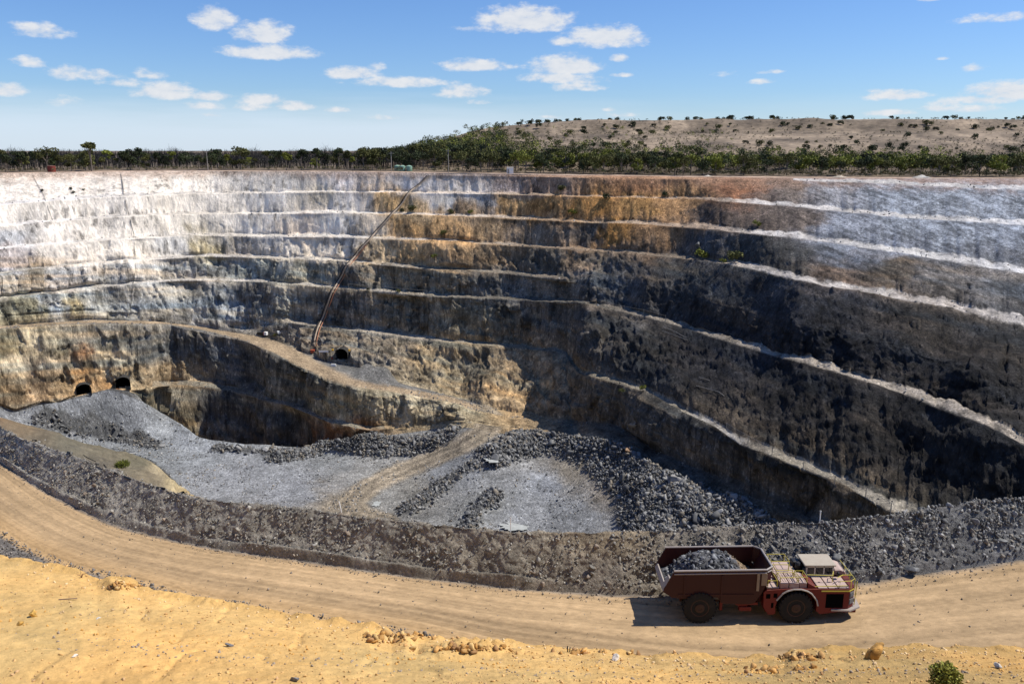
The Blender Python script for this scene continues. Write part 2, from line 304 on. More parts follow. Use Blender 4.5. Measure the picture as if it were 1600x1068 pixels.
gone4 = sstep(840, 930, cs); bench(l4, l3, 22, rough2, mask=1 - gone4, open_=gone4, gone=gone4)
bench(l5, l4, 30, rough3, scale=.8, open_=gone4)
bench(l6, l5, 40, rough3, mask=sstep(420, 460, cs), scale=.7, gone=1 - sstep(420, 460, cs))
seg(_prev, t6, 40, 0, (.95 + .5 * sstep(880, 950, cs)) * sstep(400, 470, cs)); seg(t6, q_, 6, 2, .15)
_m = sstep(215, 260, cs) * (1 - sstep(560, 640, cs)); _b = np.minimum(6.5 * _m + .02, np.maximum(q_.y - mm.y, .1) * .5)
mt = Rail(mm.y + _b, mm.z + _b * .3, 0); seg(q_, mt, 46, 0, 1.1 * (1 - sstep(690, 760, cs))); k0 = len(ROWS); seg(mt, mm, 6, 1, .4)
for k in range(k0, len(ROWS)): y_, z_, c_, a_ = ROWS[k]; ROWS[k] = (y_, z_, np.where(_m > .5, 1, 0), a_)
 
seg(mm, dd, 26, 0, 1.0 * holew + .15); seg(dd, dd2, 4, 2, .3); seg(dd2, gg, 12, 2, .35)
seg(gg, g2, 22, 3, .3); seg(g2, ff, 80, 3, .12); seg(ff, Rail(ff.y - 7, ff.z - 4.5, 0), 4, 3, .05, True)
Yg = np.array([r[0] for r in ROWS]); Zg = np.array([r[1] for r in ROWS]); CLS = np.array([r[2] for r in ROWS]).round()
AMP = np.array([r[3] + 0 * cs for r in ROWS])
Ag = ((cs - 800) / F)[None] + 0 * Yg
Xg = Ag * (Yg * CP - Zg * SP)
COLg, ROWg = rc_of(Xg, Yg, Zg)
SPUR = sstep(0, 1, 1 - np.hypot((COLg - 255) / 45, (ROWg - 735) / 55))
def seg_dist(pts, X, Y_, lvl):
    best = np.full(X.shape, 1e9)
    P_ = []
    for c, r in pts:
        j = int(np.clip(round((c - C0) / 1.7), 0, len(cs) - 1)); i = len(ROWg) - 1 - int(np.argmin(np.abs(ROWg[::-1, j] - r))); P_.append(Vector((Xg[i, j], Yg[i, j], 0)))
    for a, b in zip(P_[:-1], P_[1:]):
        dx, dy_ = b.x - a.x, b.y - a.y; L2_ = dx * dx + dy_ * dy_ + 1e-9
        t = np.clip(((X - a.x) * dx + (Y_ - a.y) * dy_) / L2_, 0, 1)
        best = np.minimum(best, np.hypot(X - a.x - t * dx, Y_ - a.y - t * dy_))
    return best
HEAPS = [([(775, 716), (805, 700), (850, 684), (905, 680), (955, 692), (985, 715)], -107, 3.6, 11),
         ([(960, 706), (1000, 745), (1015, 790), (1020, 835)], -104, 3.4, 12), ([(1000, 700), (1050, 745), (1100, 785), (1150, 815)], -98, 2.6, 13),
         ([(1050, 770), (1090, 800), (1130, 830)], -100, 3.0, 15),
         ([(440, 716), (520, 714), (600, 704), (700, 682)], -113, 2.2, 6.5), ([(640, 796), (700, 752), (760, 716)], -113, 1.6, 5),
         ([(728, 830), (748, 795), (775, 772)], -114, 1.5, 4), ([(60, 662), (150, 672), (215, 690), (245, 700)], -112, 1.4, 4),
         ([(340, 700), (400, 706), (460, 708)], -113, .9, 3.5)]
pitm = (CLS >= 2)
dzh = np.zeros_like(Zg); HEAPM = np.zeros_like(Zg)
for pts, lv, hh, rad in HEAPS:
    d = seg_dist(pts, Xg, Yg, lv) + 2.0 * fbm(Xg / 7, Yg / 7, 0 * Xg, 3, 5)
    f = sstep(1, 0, d / rad) * (1 + .5 * fbm(Xg / 5, Yg / 5, 0 * Xg, 3, 6)); dzh = np.maximum(dzh, hh * f); HEAPM = np.maximum(HEAPM, f)
Zg = Zg + dzh * (CLS >= 3)
HEAPM = HEAPM * (CLS >= 3)
def img_dist(pts, asp=2.6):
    best = np.full(COLg.shape, 1e9)
    for (x0, y0), (x1, y1) in zip(pts[:-1], pts[1:]):
        y0, y1 = y0 * asp, y1 * asp; dx, dy_ = x1 - x0, y1 - y0
        t = np.clip(((COLg - x0) * dx + (ROWg * asp - y0) * dy_) / (dx * dx + dy_ * dy_), 0, 1)
        best = np.minimum(best, np.hypot(COLg - x0 - t * dx, ROWg * asp - y0 - t * dy_))
    return best
PITROAD = [(730, 632), (752, 641), (767, 654), (760, 672), (720, 697), (665, 720), (605, 745), (568, 766), (550, 785), (560, 800), (600, 812)]
rd = img_dist(PITROAD, 2.0); clear = sstep(14, 26, rd); HEAPM = HEAPM * clear; Zg = Zg - dzh * (CLS >= 3) * (1 - clear)
# dump crest beside the ramp portal
d = seg_dist([(575, 585), (605, 592)], Xg, Yg, -88); Zg += 4.5 * sstep(7, 0, d) * (CLS != 0) ; 
# displacement along the surface normal
def normals(X, Y_, Z_):
    P_ = np.stack([X, Y_, Z_], -1); du = np.gradient(P_, axis=1); dv = np.gradient(P_, axis=0)
    n = np.cross(du, dv); n /= (np.linalg.norm(n, axis=-1, keepdims=True) + 1e-9); n *= np.where(n[..., 2:3] < 0, -1, 1); return n
Nrm = normals(Xg, Yg, Zg)
face = (CLS == 0)
isf = np.where(face, 1.0, 0.0)
low = sstep(-25, -60, Zg)
def cells(x, y, z, seed, tilt=.9):
    """broken-rock relief: every cell of a jittered lattice is one flat, tilted facet"""
    sh = x.shape; m = face.ravel(); x, y, z = x.ravel()[m], y.ravel()[m], z.ravel()[m]
    ix, iy, iz = np.floor(x), np.floor(y), np.floor(z); best = np.full(x.shape, 9e9); val = np.zeros(x.shape)
    for dx in (-1, 0, 1):
        for dy in (-1, 0, 1):
            for dz in (-1, 0, 1):
                a, b, c = ix + dx, iy + dy, iz + dz; h1, h2, h3 = _h(a, b, c, seed), _h(a, b, c, seed + 1), _h(a, b, c, seed + 2)
                ex, ey, ez = x - (a + .5 + .45 * h1), y - (b + .5 + .45 * h2), z - (c + .5 + .45 * h3); d = ex * ex + ey * ey + ez * ez
                k = d < best; best = np.where(k, d, best)
                h4 = ((h1 * 7.31 + h2 * 3.17) % 1.0) * 2 - 1; h5 = ((h2 * 5.77 + h3 * 9.13) % 1.0) * 2 - 1; h6 = ((h3 * 8.3 + h1 * 4.9) % 1.0) * 2 - 1
                val = np.where(k, .55 * h4 + tilt * (ex * h5 + ey * h6 + ez * h4 * h5), val)
    out = np.zeros(m.shape); out[m] = val; return out.reshape(sh)
face = (CLS == 0)
wob = 2.4 * fbm(Xg / 24, Yg / 24, Zg / 18, 3, 11) * (.5 + low)
wx = Xg + .6 * fbm(Xg / 5, Yg / 5, Zg / 5, 2, 12); wy = Yg + .6 * fbm(Xg / 5, Yg / 5, Zg / 5, 2, 13)
jx, jy = Xg + .5 * noise(Xg / 2, Yg / 2, Zg / 3, 14), Yg + .5 * noise(Xg / 2, Yg / 2, Zg / 3, 15)
slab = 1.25 * cells(jx / 5.5, jy / 5.5, Zg / 11, 21) + .62 * cells(jx / 2.1, jy / 2.1, Zg / 3.6, 24)
flute = .45 * fbm(wx / 1.5, wy / 1.5, Zg / 14, 3, 31)
fine = .5 * fbm(Xg / 1.5, Yg / 1.5, Zg / 2.6, 3, 51, .7)
patchy = .45 + .55 * sstep(-.35, .25, fbm(Xg / 20, Yg / 20, Zg / 12, 2, 54))        # broken ground beside smoother, pre-split face
butt = 3.0 * noise(Xg / 11, Yg / 11, Zg / 50, 61)                        # buttresses and gullies in the lower faces
D = wob * .8 + slab * (.14 + 1.0 * low) * patchy + flute * (.3 + .6 * low) * (.3 + .7 * patchy) + fine * (.15 + .55 * low) + butt * low * .85
D = D * AMP * isf + (1 - isf) * AMP * (1.6 * fbm(Xg / 5, Yg / 5, 0, 4, 71) + .6 * HEAPM * noise(Xg / 1.3, Yg / 1.3, 0, 81))
Xd, Yd, Zd = Xg + Nrm[..., 0] * D, Yg + Nrm[..., 1] * D, Zg + Nrm[..., 2] * D
# rock colour; lower right wall values also carry its shade, W2 extra sun
W2 = (.85, .755, .63); WH, DG, GF, BW = (.79, .705, .60), (.075, .072, .066), (.2, .205, .21), (.28, .30, .33)  # W2 lightens WH on centre faces, standing in for stronger sun
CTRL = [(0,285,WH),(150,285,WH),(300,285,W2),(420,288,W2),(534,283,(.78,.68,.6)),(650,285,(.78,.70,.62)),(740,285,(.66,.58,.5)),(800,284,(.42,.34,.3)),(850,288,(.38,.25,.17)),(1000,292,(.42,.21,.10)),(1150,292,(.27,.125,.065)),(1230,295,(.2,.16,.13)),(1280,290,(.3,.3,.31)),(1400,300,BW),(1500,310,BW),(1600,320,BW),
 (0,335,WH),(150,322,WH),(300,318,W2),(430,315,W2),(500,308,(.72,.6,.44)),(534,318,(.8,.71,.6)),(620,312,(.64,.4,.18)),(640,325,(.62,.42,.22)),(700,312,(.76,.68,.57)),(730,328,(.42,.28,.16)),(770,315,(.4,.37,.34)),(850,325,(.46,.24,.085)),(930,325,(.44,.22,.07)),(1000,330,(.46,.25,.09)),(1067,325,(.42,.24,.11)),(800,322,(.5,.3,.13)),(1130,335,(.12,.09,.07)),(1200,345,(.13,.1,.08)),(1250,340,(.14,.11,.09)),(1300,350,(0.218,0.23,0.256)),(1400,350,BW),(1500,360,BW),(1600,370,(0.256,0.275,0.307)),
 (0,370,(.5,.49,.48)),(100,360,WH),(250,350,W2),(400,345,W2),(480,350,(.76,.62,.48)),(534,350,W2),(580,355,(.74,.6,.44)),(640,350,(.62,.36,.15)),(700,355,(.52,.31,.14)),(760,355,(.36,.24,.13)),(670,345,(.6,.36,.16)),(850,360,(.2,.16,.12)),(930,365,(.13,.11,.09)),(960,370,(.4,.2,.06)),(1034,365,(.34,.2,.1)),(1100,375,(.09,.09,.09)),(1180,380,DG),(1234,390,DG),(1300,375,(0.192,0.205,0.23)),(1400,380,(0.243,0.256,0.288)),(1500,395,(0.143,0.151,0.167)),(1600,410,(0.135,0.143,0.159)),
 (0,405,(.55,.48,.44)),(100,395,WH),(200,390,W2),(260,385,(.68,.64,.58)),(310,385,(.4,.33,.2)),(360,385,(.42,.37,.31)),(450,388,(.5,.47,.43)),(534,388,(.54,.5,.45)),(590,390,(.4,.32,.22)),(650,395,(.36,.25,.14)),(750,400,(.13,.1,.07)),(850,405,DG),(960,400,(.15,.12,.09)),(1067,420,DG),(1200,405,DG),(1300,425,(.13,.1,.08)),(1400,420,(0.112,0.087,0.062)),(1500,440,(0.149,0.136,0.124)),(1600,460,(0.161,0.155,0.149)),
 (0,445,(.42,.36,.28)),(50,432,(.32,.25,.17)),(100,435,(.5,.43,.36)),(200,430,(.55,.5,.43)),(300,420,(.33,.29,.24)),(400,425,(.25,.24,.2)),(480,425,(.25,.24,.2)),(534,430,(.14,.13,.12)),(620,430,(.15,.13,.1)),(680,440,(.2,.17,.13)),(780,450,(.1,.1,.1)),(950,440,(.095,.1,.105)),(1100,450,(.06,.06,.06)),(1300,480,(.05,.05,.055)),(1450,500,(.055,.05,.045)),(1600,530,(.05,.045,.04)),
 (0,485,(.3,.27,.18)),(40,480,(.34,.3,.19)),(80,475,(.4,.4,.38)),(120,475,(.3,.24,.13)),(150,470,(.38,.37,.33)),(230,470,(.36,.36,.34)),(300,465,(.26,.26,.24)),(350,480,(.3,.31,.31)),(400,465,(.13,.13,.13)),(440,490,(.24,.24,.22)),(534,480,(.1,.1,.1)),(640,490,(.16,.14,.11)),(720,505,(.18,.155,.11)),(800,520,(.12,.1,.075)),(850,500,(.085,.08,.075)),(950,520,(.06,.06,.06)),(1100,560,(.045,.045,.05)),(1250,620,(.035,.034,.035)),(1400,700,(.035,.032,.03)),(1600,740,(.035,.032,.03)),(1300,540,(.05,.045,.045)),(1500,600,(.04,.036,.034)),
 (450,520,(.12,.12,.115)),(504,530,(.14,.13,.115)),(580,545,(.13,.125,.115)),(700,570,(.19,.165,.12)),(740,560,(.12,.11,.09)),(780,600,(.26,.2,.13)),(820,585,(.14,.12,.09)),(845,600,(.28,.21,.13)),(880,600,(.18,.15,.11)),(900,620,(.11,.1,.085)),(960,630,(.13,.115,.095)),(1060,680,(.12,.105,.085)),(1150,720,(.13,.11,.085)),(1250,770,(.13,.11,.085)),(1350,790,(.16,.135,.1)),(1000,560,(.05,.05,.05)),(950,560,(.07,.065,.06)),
 (0,540,(.28,.24,.15)),(50,530,(.55,.44,.28)),(75,545,(.22,.19,.13)),(110,550,(.25,.22,.15)),(0,590,(.3,.22,.13)),(25,575,(.60,.48,.31)),(60,570,(.2,.15,.10)),(90,570,(.62,.5,.34)),(130,550,(.27,.15,.08)),(140,590,(.34,.21,.10)),(170,540,(.22,.19,.14)),(185,560,(.64,.53,.36)),(205,580,(.36,.29,.19)),(70,610,(.28,.2,.12)),(110,600,(.3,.22,.13)),(220,550,(.15,.14,.12)),(250,580,(.27,.2,.12)),(290,590,(.24,.18,.11)),(270,540,(.14,.135,.125)),(330,560,(.09,.09,.09)),(370,590,(.09,.09,.09)),(430,590,(.13,.12,.1)),(480,620,(.13,.12,.1)),(540,630,(.24,.21,.15)),(600,640,(.3,.26,.19)),(660,640,(.3,.26,.19)),(720,645,(.22,.2,.15)),
 (215,630,(.22,.19,.13)),(260,640,(.26,.22,.15)),(290,660,(.22,.17,.1)),(330,650,(.085,.085,.085)),(420,665,(.07,.07,.07)),(480,680,(.09,.08,.07)),(510,685,(.17,.08,.04)),(540,680,(.17,.1,.055))]
CF = [(100,640,GF),(200,640,(.17,.175,.18)),(300,700,(.22,.23,.24)),(450,760,(.22,.225,.235)),(350,740,(.23,.235,.245)),(600,780,(.21,.205,.19)),(540,800,(.21,.175,.13)),(700,730,(.22,.225,.23)),(850,760,(.25,.26,.275)),(800,800,(.22,.225,.23)),(900,800,(.2,.205,.21)),(960,770,(.18,.155,.125)),(900,730,(.2,.175,.14)),(1050,760,(.12,.12,.12)),(1150,800,(.14,.14,.14)),(1180,800,(.28,.24,.18)),(1000,700,(.16,.16,.155)),(850,660,(.15,.15,.14)),(780,660,(.2,.19,.17)),(250,715,(.2,.21,.215)),(500,710,(.2,.205,.205)),(650,760,(.2,.19,.17)),(750,800,(.19,.19,.18))]
CL = [(0,640,(.2,.13,.07)),(30,670,(.17,.125,.075)),(60,690,(.13,.105,.07)),(110,690,(.13,.115,.08)),(160,700,(.14,.12,.08)),(150,730,(.125,.105,.075)),(220,720,(.13,.115,.075)),(235,745,(.2,.16,.1)),(255,725,(.42,.34,.21)),(280,755,(.4,.32,.18)),(296,775,(.36,.26,.12)),(230,760,(.15,.12,.08)),(0,700,(.1,.09,.075))]
def paint(ctrl, c, r, pw=3.2, ay=1.7):
    num = np.zeros(c.shape + (3,)); den = np.zeros(c.shape)
    for (a, b, rgb) in ctrl:
        ww = 1 / ((c - a) ** 2 + (ay * (r - b)) ** 2 + 60) ** (pw / 2)
        num += ww[..., None] * np.array(rgb); den += ww
    return num / den[..., None]
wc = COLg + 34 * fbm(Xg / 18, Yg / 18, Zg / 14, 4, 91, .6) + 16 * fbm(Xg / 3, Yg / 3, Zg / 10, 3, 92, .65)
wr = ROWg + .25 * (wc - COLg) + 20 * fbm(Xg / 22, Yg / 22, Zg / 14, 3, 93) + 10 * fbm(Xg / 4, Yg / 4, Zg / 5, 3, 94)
CG = paint(CTRL, wc, wr, 3.9); CG *= (1 - .4 * sstep(900, 1100, COLg) * sstep(430, 500, ROWg) * (1 - sstep(0, 30, ROWg - K(L6, COLg)) * .8))[..., None]  # lower right wall multiplied darker to paint in its shade
warmz = sstep(330, 480, COLg) * (1 - sstep(880, 1010, COLg)) * sstep(360, 400, ROWg); CG = CG * (1 + warmz[..., None] * np.array((.55, .42, .22)))
strat = fbm(Xg / 40, Yg / 40, (Zg + .12 * Xg) / 2.2, 3, 130) * sstep(380, 430, ROWg); CG = CG * (1 + .35 * strat)[..., None] * (1 + np.array((.16, .04, -.10)) * np.clip(strat * 2.5, -1, 1)[..., None])
cf = 1.22 * paint(CF, wc, wr)
fm = ((CLS == 3) * 1.0)[..., None]; CG = CG * (1 - fm) + cf * fm
# benches: spilled dust, as pale as the face above
b1 = (CLS == 1)
dust = paint([(0,350,(.74,.7,.66)),(534,333,(.74,.68,.6)),(700,337,(.6,.5,.4)),(900,340,(.4,.29,.19)),(1067,330,(.42,.31,.22)),(1234,340,(.6,.56,.52)),(1600,400,(.66,.64,.62)),(1400,400,(.6,.57,.53)),(300,440,(.55,.5,.44)),(534,440,(.42,.38,.32)),(700,430,(.3,.26,.2)),(900,473,(.13,.12,.1)),(800,460,(.16,.14,.11)),(1100,515,(.34,.29,.23)),(1250,570,(.42,.36,.29)),(1400,610,(.42,.36,.29)),(1600,690,(.4,.34,.27)),(1250,440,(.5,.45,.4)),(1450,480,(.5,.44,.38)),(500,510,(.4,.34,.26)),(650,530,(.4,.34,.26)),(800,543,(.26,.22,.16)),(920,590,(.22,.19,.14)),(1060,640,(.3,.26,.2)),(1100,665,(.5,.46,.4)),(1250,732,(.4,.35,.27)),(1380,795,(.42,.37,.29)),(0,470,(.42,.38,.3)),(260,603,(.24,.21,.16)),(350,612,(.2,.18,.14)),(450,640,(.22,.19,.15)),(540,668,(.26,.23,.17)),(900,390,(.3,.22,.15)),(1050,405,(.24,.19,.14))], wc * .3 + COLg * .7, ROWg)
n5 = fbm(Xg / 3, Yg / 3, 0, 3, 95)
k1 = (b1 * np.clip(.85 + .9 * n5, .1, 1))[..., None]; CG = CG * (1 - k1) + dust * k1
# streaks running down the faces
st = noise(Xg / .9, Yg / .9, Zg / 22, 101) * .5 + noise(Xg / 3.1, Yg / 3.1, Zg / 30, 102) * .5
blot = fbm(Xg / 6, Yg / 6, Zg / 5, 4, 103)
diag = fbm((Xg + Yg * .3 + Zg * 1.1) / 1.6, (Yg - Zg * .9) / 5, Zg / 14, 4, 107) * sstep(1150, 1300, COLg)
wht = 1 - .55 * sstep(.35, .6, CG.mean(-1)); mul = 1 + isf * ((.6 * st + .55 * blot * (.6 + .6 * low)) * wht + .9 * diag)
dark = sstep(.32, .5, noise(Xg / 1.4, Yg / 1.4, Zg / 14, 104)) * sstep(.0, .3, noise(Xg / 9, Yg / 9, Zg / 6, 105)) * isf
CG = CG * np.clip(mul, .45, 1.6)[..., None] * (1 - .45 * dark)[..., None]
# pale dust caught on gentler patches of the dark rock
pale = sstep(.1, .5, fbm(Xg / 3.2, Yg / 3.2, Zg / 2.4, 4, 106)) * isf * sstep(-45, -70, Zg) * (COLg < 900)
CG += pale[..., None] * np.array((.11, .095, .065))
# top edge soil: a reddish band
edge = sstep(5.2, .3, np.abs(Zg - rim.z[None]) + 2.0 * n5) * isf; CG = CG * (1 - .6 * edge[..., None]) + np.array((.36, .22, .14)) * .6 * edge[..., None]
# left slope below the haul road
ln_ = np.zeros_like(Zg)
# vehicle road in the pit
tan = np.array((.36, .27, .175))
k = sstep(30, 16, rd + 6 * n5) * (CLS >= 2); rut = 1 + .22 * np.cos(rd / 16 * math.pi * 2) + .12 * n5
CG = CG * (1 - .92 * k[..., None]) + np.array((.30, .245, .175)) * rut[..., None] * .92 * k[..., None]
rp = img_dist([(-300, 566), (0, 511), (133, 502), (267, 504), (340, 515), (400, 530), (450, 552), (490, 573), (520, 588), (560, 600), (625, 610), (700, 624), (740, 636)], 2.6)
rw0 = np.interp(COLg, [0, 300, 450, 520, 600, 740], [6, 8, 24, 20, 12, 12])
kr = ((CLS == 2) & (ROWg < 660)) * sstep(1.15, .7, (rp + 2.5 * n5) / rw0); gr = ((CLS == 2) & (ROWg < 660) & (Zg > -101.5)) * sstep(755, 730, COLg)
CG = CG * (1 - gr[..., None]) + np.array((.155, .15, .14)) * (1 + .4 * n5[..., None]) * gr[..., None]
CG = CG * (1 - kr[..., None]) + tan * (.95 + .25 * n5[..., None]) * kr[..., None]
fl = (CLS == 3) * (.22 * fbm(Xg / 16, Yg / 9, 0, 4, 120) + .25 * fbm(Xg / 3, Yg / 2, 0, 3, 121)); CG = CG * (1 + fl[..., None])
hm = sstep(.1, .5, HEAPM)[..., None]; CG = CG * (1 - hm) + np.array((.1, .1, .098)) * hm
pitv = np.stack([Xd, Yd, Zd], -1)
COLd, ROWd = rc_of(Xd, Yd, Zd)
def surf(c, r, up=0.0):
    """nearest point of the pit surface on the sight line of photo pixel (c, r)"""
    j = int(np.clip(round((c - C0) / 1.7), 0, len(cs) - 1)); rw_ = ROWd[:, j]
    for i in range(len(rw_) - 2, 0, -1):
        if rw_[i] <= r < rw_[i + 1] or rw_[i + 1] <= r < rw_[i]: break
    return Vector((Xd[i, j], Yd[i, j], Zd[i, j] + up))
PORT = []
fc_ = grid_faces(*Xd.shape); cen = pitv.reshape(-1, 3)[fc_].mean(1); keep = np.ones(len(fc_), bool)
for (pc_, pr_, wd, ht, turn) in ((193, 607, 5.2, 4.8, .45), (132, 616, 5.0, 4.2, .6), (535, 563, 5.2, 4.8, -.1)):
    p = surf(pc_, pr_); ax = Vector((math.cos(turn), math.sin(turn), 0)); PORT.append((p, wd, ht, turn))
    u = (cen[:, 0] - p.x) * ax.x + (cen[:, 1] - p.y) * ax.y; vz = cen[:, 2] - p.z; dist = np.hypot(cen[:, 0] - p.x, cen[:, 1] - p.y)
    lim = np.where(vz < ht * .55, 1.0, np.sqrt(np.clip(1 - ((vz - ht * .55) / (ht * .45)) ** 2, 0, 1))) * wd / 2
    keep &= ~((np.abs(u) < lim) & (vz > .25) & (vz < ht) & (dist < 9))
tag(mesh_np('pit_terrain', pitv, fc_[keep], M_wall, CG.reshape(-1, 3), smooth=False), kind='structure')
# ------------------------------------------------------------------ plain, hill
ds = np.concatenate([[0], np.cumsum(np.geomspace(2, 160, 90))]); pc = np.arange(C0, C1 + .1, 6)
ry0 = np.interp(pc, cs, rim.y); rz0 = np.interp(pc, cs, rim.z)
YP = ry0[None] + ds[:, None]; HROW = [(560, 262), (600, 244), (640, 233), (690, 222), (740, 208), (780, 201), (850, 195), (940, 191), (1250, 188.5), (1600, 189), (1900, 189)]
def hill_h(c, y):
    Hc = np.maximum((HR - K(HROW, c)) / F * 640 + 11.5, 0) * (c > 560) * sstep(560, 640, c)
    pr = np.interp(y, [420, 500, 590, 606, 640, 900, 1300], [0, .34, .66, .672, 1.0, 1.01, .2])
    return Hc * pr
CPg = pc[None] + 0 * YP
ZP = rz0[None] + (ds[:, None] < 1) * 0 + hill_h(CPg, YP)
XP = (CPg - 800) / F * (YP * CP - ZP * SP)
ZP = ZP + sstep(2, 30, ds)[:, None] * (.9 * fbm(XP / 25, YP / 25, 0, 4, 201) + .3) * (1 + hill_h(CPg, YP) / 40)
n1 = fbm(XP / 30, YP / 30, 0, 4, 202)[..., None]; n2_ = fbm(XP / 8, YP / 8, 0, 4, 203)[..., None]
hillm = sstep(4, 14, hill_h(CPg, YP))[..., None]
CPC = np.array((.12, .09, .06)) * (1 - hillm) + np.array((.215, .165, .115)) * hillm
CPC = CPC * (1 + .75 * n1 + .45 * n2_)
CPC = CPC * (1 - .35 * sstep(.15, .5, fbm(XP / 12, YP / 40, 0, 3, 204))[..., None] * hillm)
nearm = sstep(16, 5, ds)[:, None, None]; CPC = CPC * (1 - nearm) + np.array((.42, .3, .22)) * nearm * (1 + .3 * n2_)
tag(mesh_np('plain_ground', np.stack([XP, YP, ZP], -1), grid_faces(*XP.shape), M_plain, CPC.reshape(-1, 3)), kind='structure')
# ------------------------------------------------------------------ near ground: berm, haul road, yellow bank
nc_ = np.arange(C0, C1 + .1, 1.6)
def nk(kn): return np.interp(nc_, [k[0] for k in kn], [k[1] for k in kn])
zr = nk([(C0, -30), (0, -27), (400, -25.6), (800, -25), (1250, -25), (1600, -24.3), (C1, -23.8)])
def nrail(kn, z, sm=6):
    row = smooth(K(kn, nc_), sm) if sm else K(kn, nc_); a, ry, rz = ray(nc_, row); return Rail(z * ry / rz, z, row)
bb = nrail(BB, zr, 25); rn = nrail(RN, zr, 25)
hb = nk([(C0, 1.8), (0, 2.2), (300, 2.3), (700, 2.6), (1250, 3.0), (1600, 3.2), (C1, 3.2)])
bc = nrail(BC, zr + hb, 14)
bt = Rail(bc.y + 3.5, zr - .2, 0); bo = Rail(bc.y + 9, zr - 5, 0)
iff = np.interp(nc_, cs, ff.y), np.interp(nc_, cs, ff.z)
gt = Rail(rn.y - 9, zr - .1, 0)
yy_ = nrail(YY, nk([(C0, -14), (0, -13.6), (500, -13.2), (C1, -13)]), 0)
gt.y = np.maximum(gt.y, yy_.y + 4)
gt.y = np.minimum(gt.y, rn.y - .5)
yf = Rail(yy_.y + 2.6, yy_.z - 4, 0)
bot = nrail([(C0, 1075), (C1, 1075)], yy_.z + 2.3, 0); foot = Rail(0 * nc_ + 3.5, 0 * nc_ - 2.6, 0); foot2 = Rail(0 * nc_ - 25, 0 * nc_ - 1.8, 0)
def loft(segs):
    R_ = []; tag_ = []
    for j, (A, B, n) in enumerate(segs):
        for i in range(n + (1 if j == len(segs) - 1 else 0)):
            r = lerp(A, B, i / n); R_.append((r.y, r.z)); tag_.append(j + i / n)
    Y_ = np.array([r[0] for r in R_]); Z_ = np.array([r[1] for r in R_]); X_ = ((nc_ - 800) / F)[None] * np.maximum(Y_ * CP - Z_ * SP, 6)
    return X_, Y_, Z_, np.array(tag_)[:, None] + 0 * Y_
# yellow bank the photographer stands on
X_, Y_, Z_, T_ = loft([(gt, yf, 24), (yf, yy_, 16), (yy_, bot, 150), (bot, foot, 30), (foot, foot2, 6)])
cw, rw = rc_of(X_, Y_, Z_)
Nn = normals(X_, Y_, Z_)
lumpy = fbm(X_ / 1.6, Y_ / 1.6, Z_ / 1.6, 5, 301) * .05 + .03 * fbm(X_ / .25, Y_ / .25, Z_ / .25, 4, 302)
crust = np.abs(noise(X_ / .8, Y_ / .8, 0, 303)); nearcrest = sstep(.55, 0, np.abs(T_ - 2.0) * 6)
def bump_at(c, r, w_, h_): return h_ * np.exp(-(((cw - c) / w_[0]) ** 2 + ((rw - r) / w_[1]) ** 2))
lip = .10 * nearcrest * (1 + 1.5 * fbm(X_ / .5, Y_ / .5, 0, 4, 304))
lumps = bump_at(580, 992, (30, 8), .15) + bump_at(745, 1016, (60, 7), .3) + bump_at(640, 1000, (18, 8), .1) - bump_at(650, 1016, (12, 5), .15) - bump_at(720, 1026, (50, 3.5), .22) + bump_at(185, 917, (22, 8), .25) 
rill = -.05 * sstep(.12, 0, np.abs(noise(X_ / 2.3, Y_ / 1.1, 0, 305)))
dz_ = (lumpy + lip + rill * (1 - nearcrest)) + lumps * (1 + .8 * fbm(X_ / .35, Y_ / .35, 0, 3, 306))
dz_ = dz_ * sstep(.2, 1.2, T_)
X_, Y_, Z_ = X_ + Nn[..., 0] * dz_, Y_ + Nn[..., 1] * dz_, Z_ + Nn[..., 2] * dz_
v1 = fbm(X_ / 3, Y_ / 3, Z_ / 3, 4, 307)[..., None]; v2 = fbm(X_ / .4, Y_ / .4, Z_ / .4, 4, 308)[..., None]
YC = np.array((.60, .375, .14)) * (1 + .18 * v1 + .2 * v2) + np.array((.02, -.03, -.03)) * v1
YC = YC * (1 - .28 * sstep(900, 1300, cw))[..., None]; rocky = (sstep(.3, .8, (nearcrest + .6 * lumps / .3 + .7 * v2[..., 0])))[..., None]; YC = YC * (1 - .55 * rocky) + np.array((.5, .3, .1)) * .55 * rocky
tag(mesh_np('yellow_bank_ground', np.stack([X_, Y_, Z_], -1), grid_faces(*X_.shape), M_sand, YC.reshape(-1, 3)), kind='structure')
BANK = (X_, Y_, Z_)
# haul road with the gravel strip on its near side
X_, Y_, Z_, T_ = loft([(Rail(bb.y + 1.2, bb.z - .05, 0), bb, 3), (bb, rn, 70), (rn, gt, 34)])
lane = np.where(T_ < 1, 0, np.where(T_ < 2, T_ - 1, T_ - 1))
wl = lane + .05 * fbm(X_ / 14, Y_ / 14, 0, 2, 401)
# wheel paths: long troughs in the road surface
off_ = sstep(1.0, 1.12, lane + .05 * n5[:X_.shape[0], :1] * 0 + .05 * fbm(X_ / 3, Y_ / 3, 0, 3, 402))
offb = sstep(.06, -.02, lane + .02 * fbm(X_ / 1.5, Y_ / 1.5, 0, 3, 403))
gravel = np.clip(off_ + offb, 0, 1)
tread = noise(X_ / .35, wl * 60, 0, 410) * sstep(.2, .5, np.abs(noise(wl * 9, 0 * X_, 0 * X_, 411)))
tr = .3 * tread + .6 * noise(wl * 22, X_ / 60, 0 * X_, 404) + .3 * noise(wl * 55, X_ / 30, 0 * X_, 405) + .2 * noise(wl * 120, X_ / 14, 0 * X_, 406)
big = fbm(X_ / 9, Y_ / 5, 0, 3, 407)
Z_ = Z_ + .04 * tr * (1 - gravel) + gravel * (.12 * fbm(X_ / .7, Y_ / .7, 0, 4, 408) + .12 * off_)
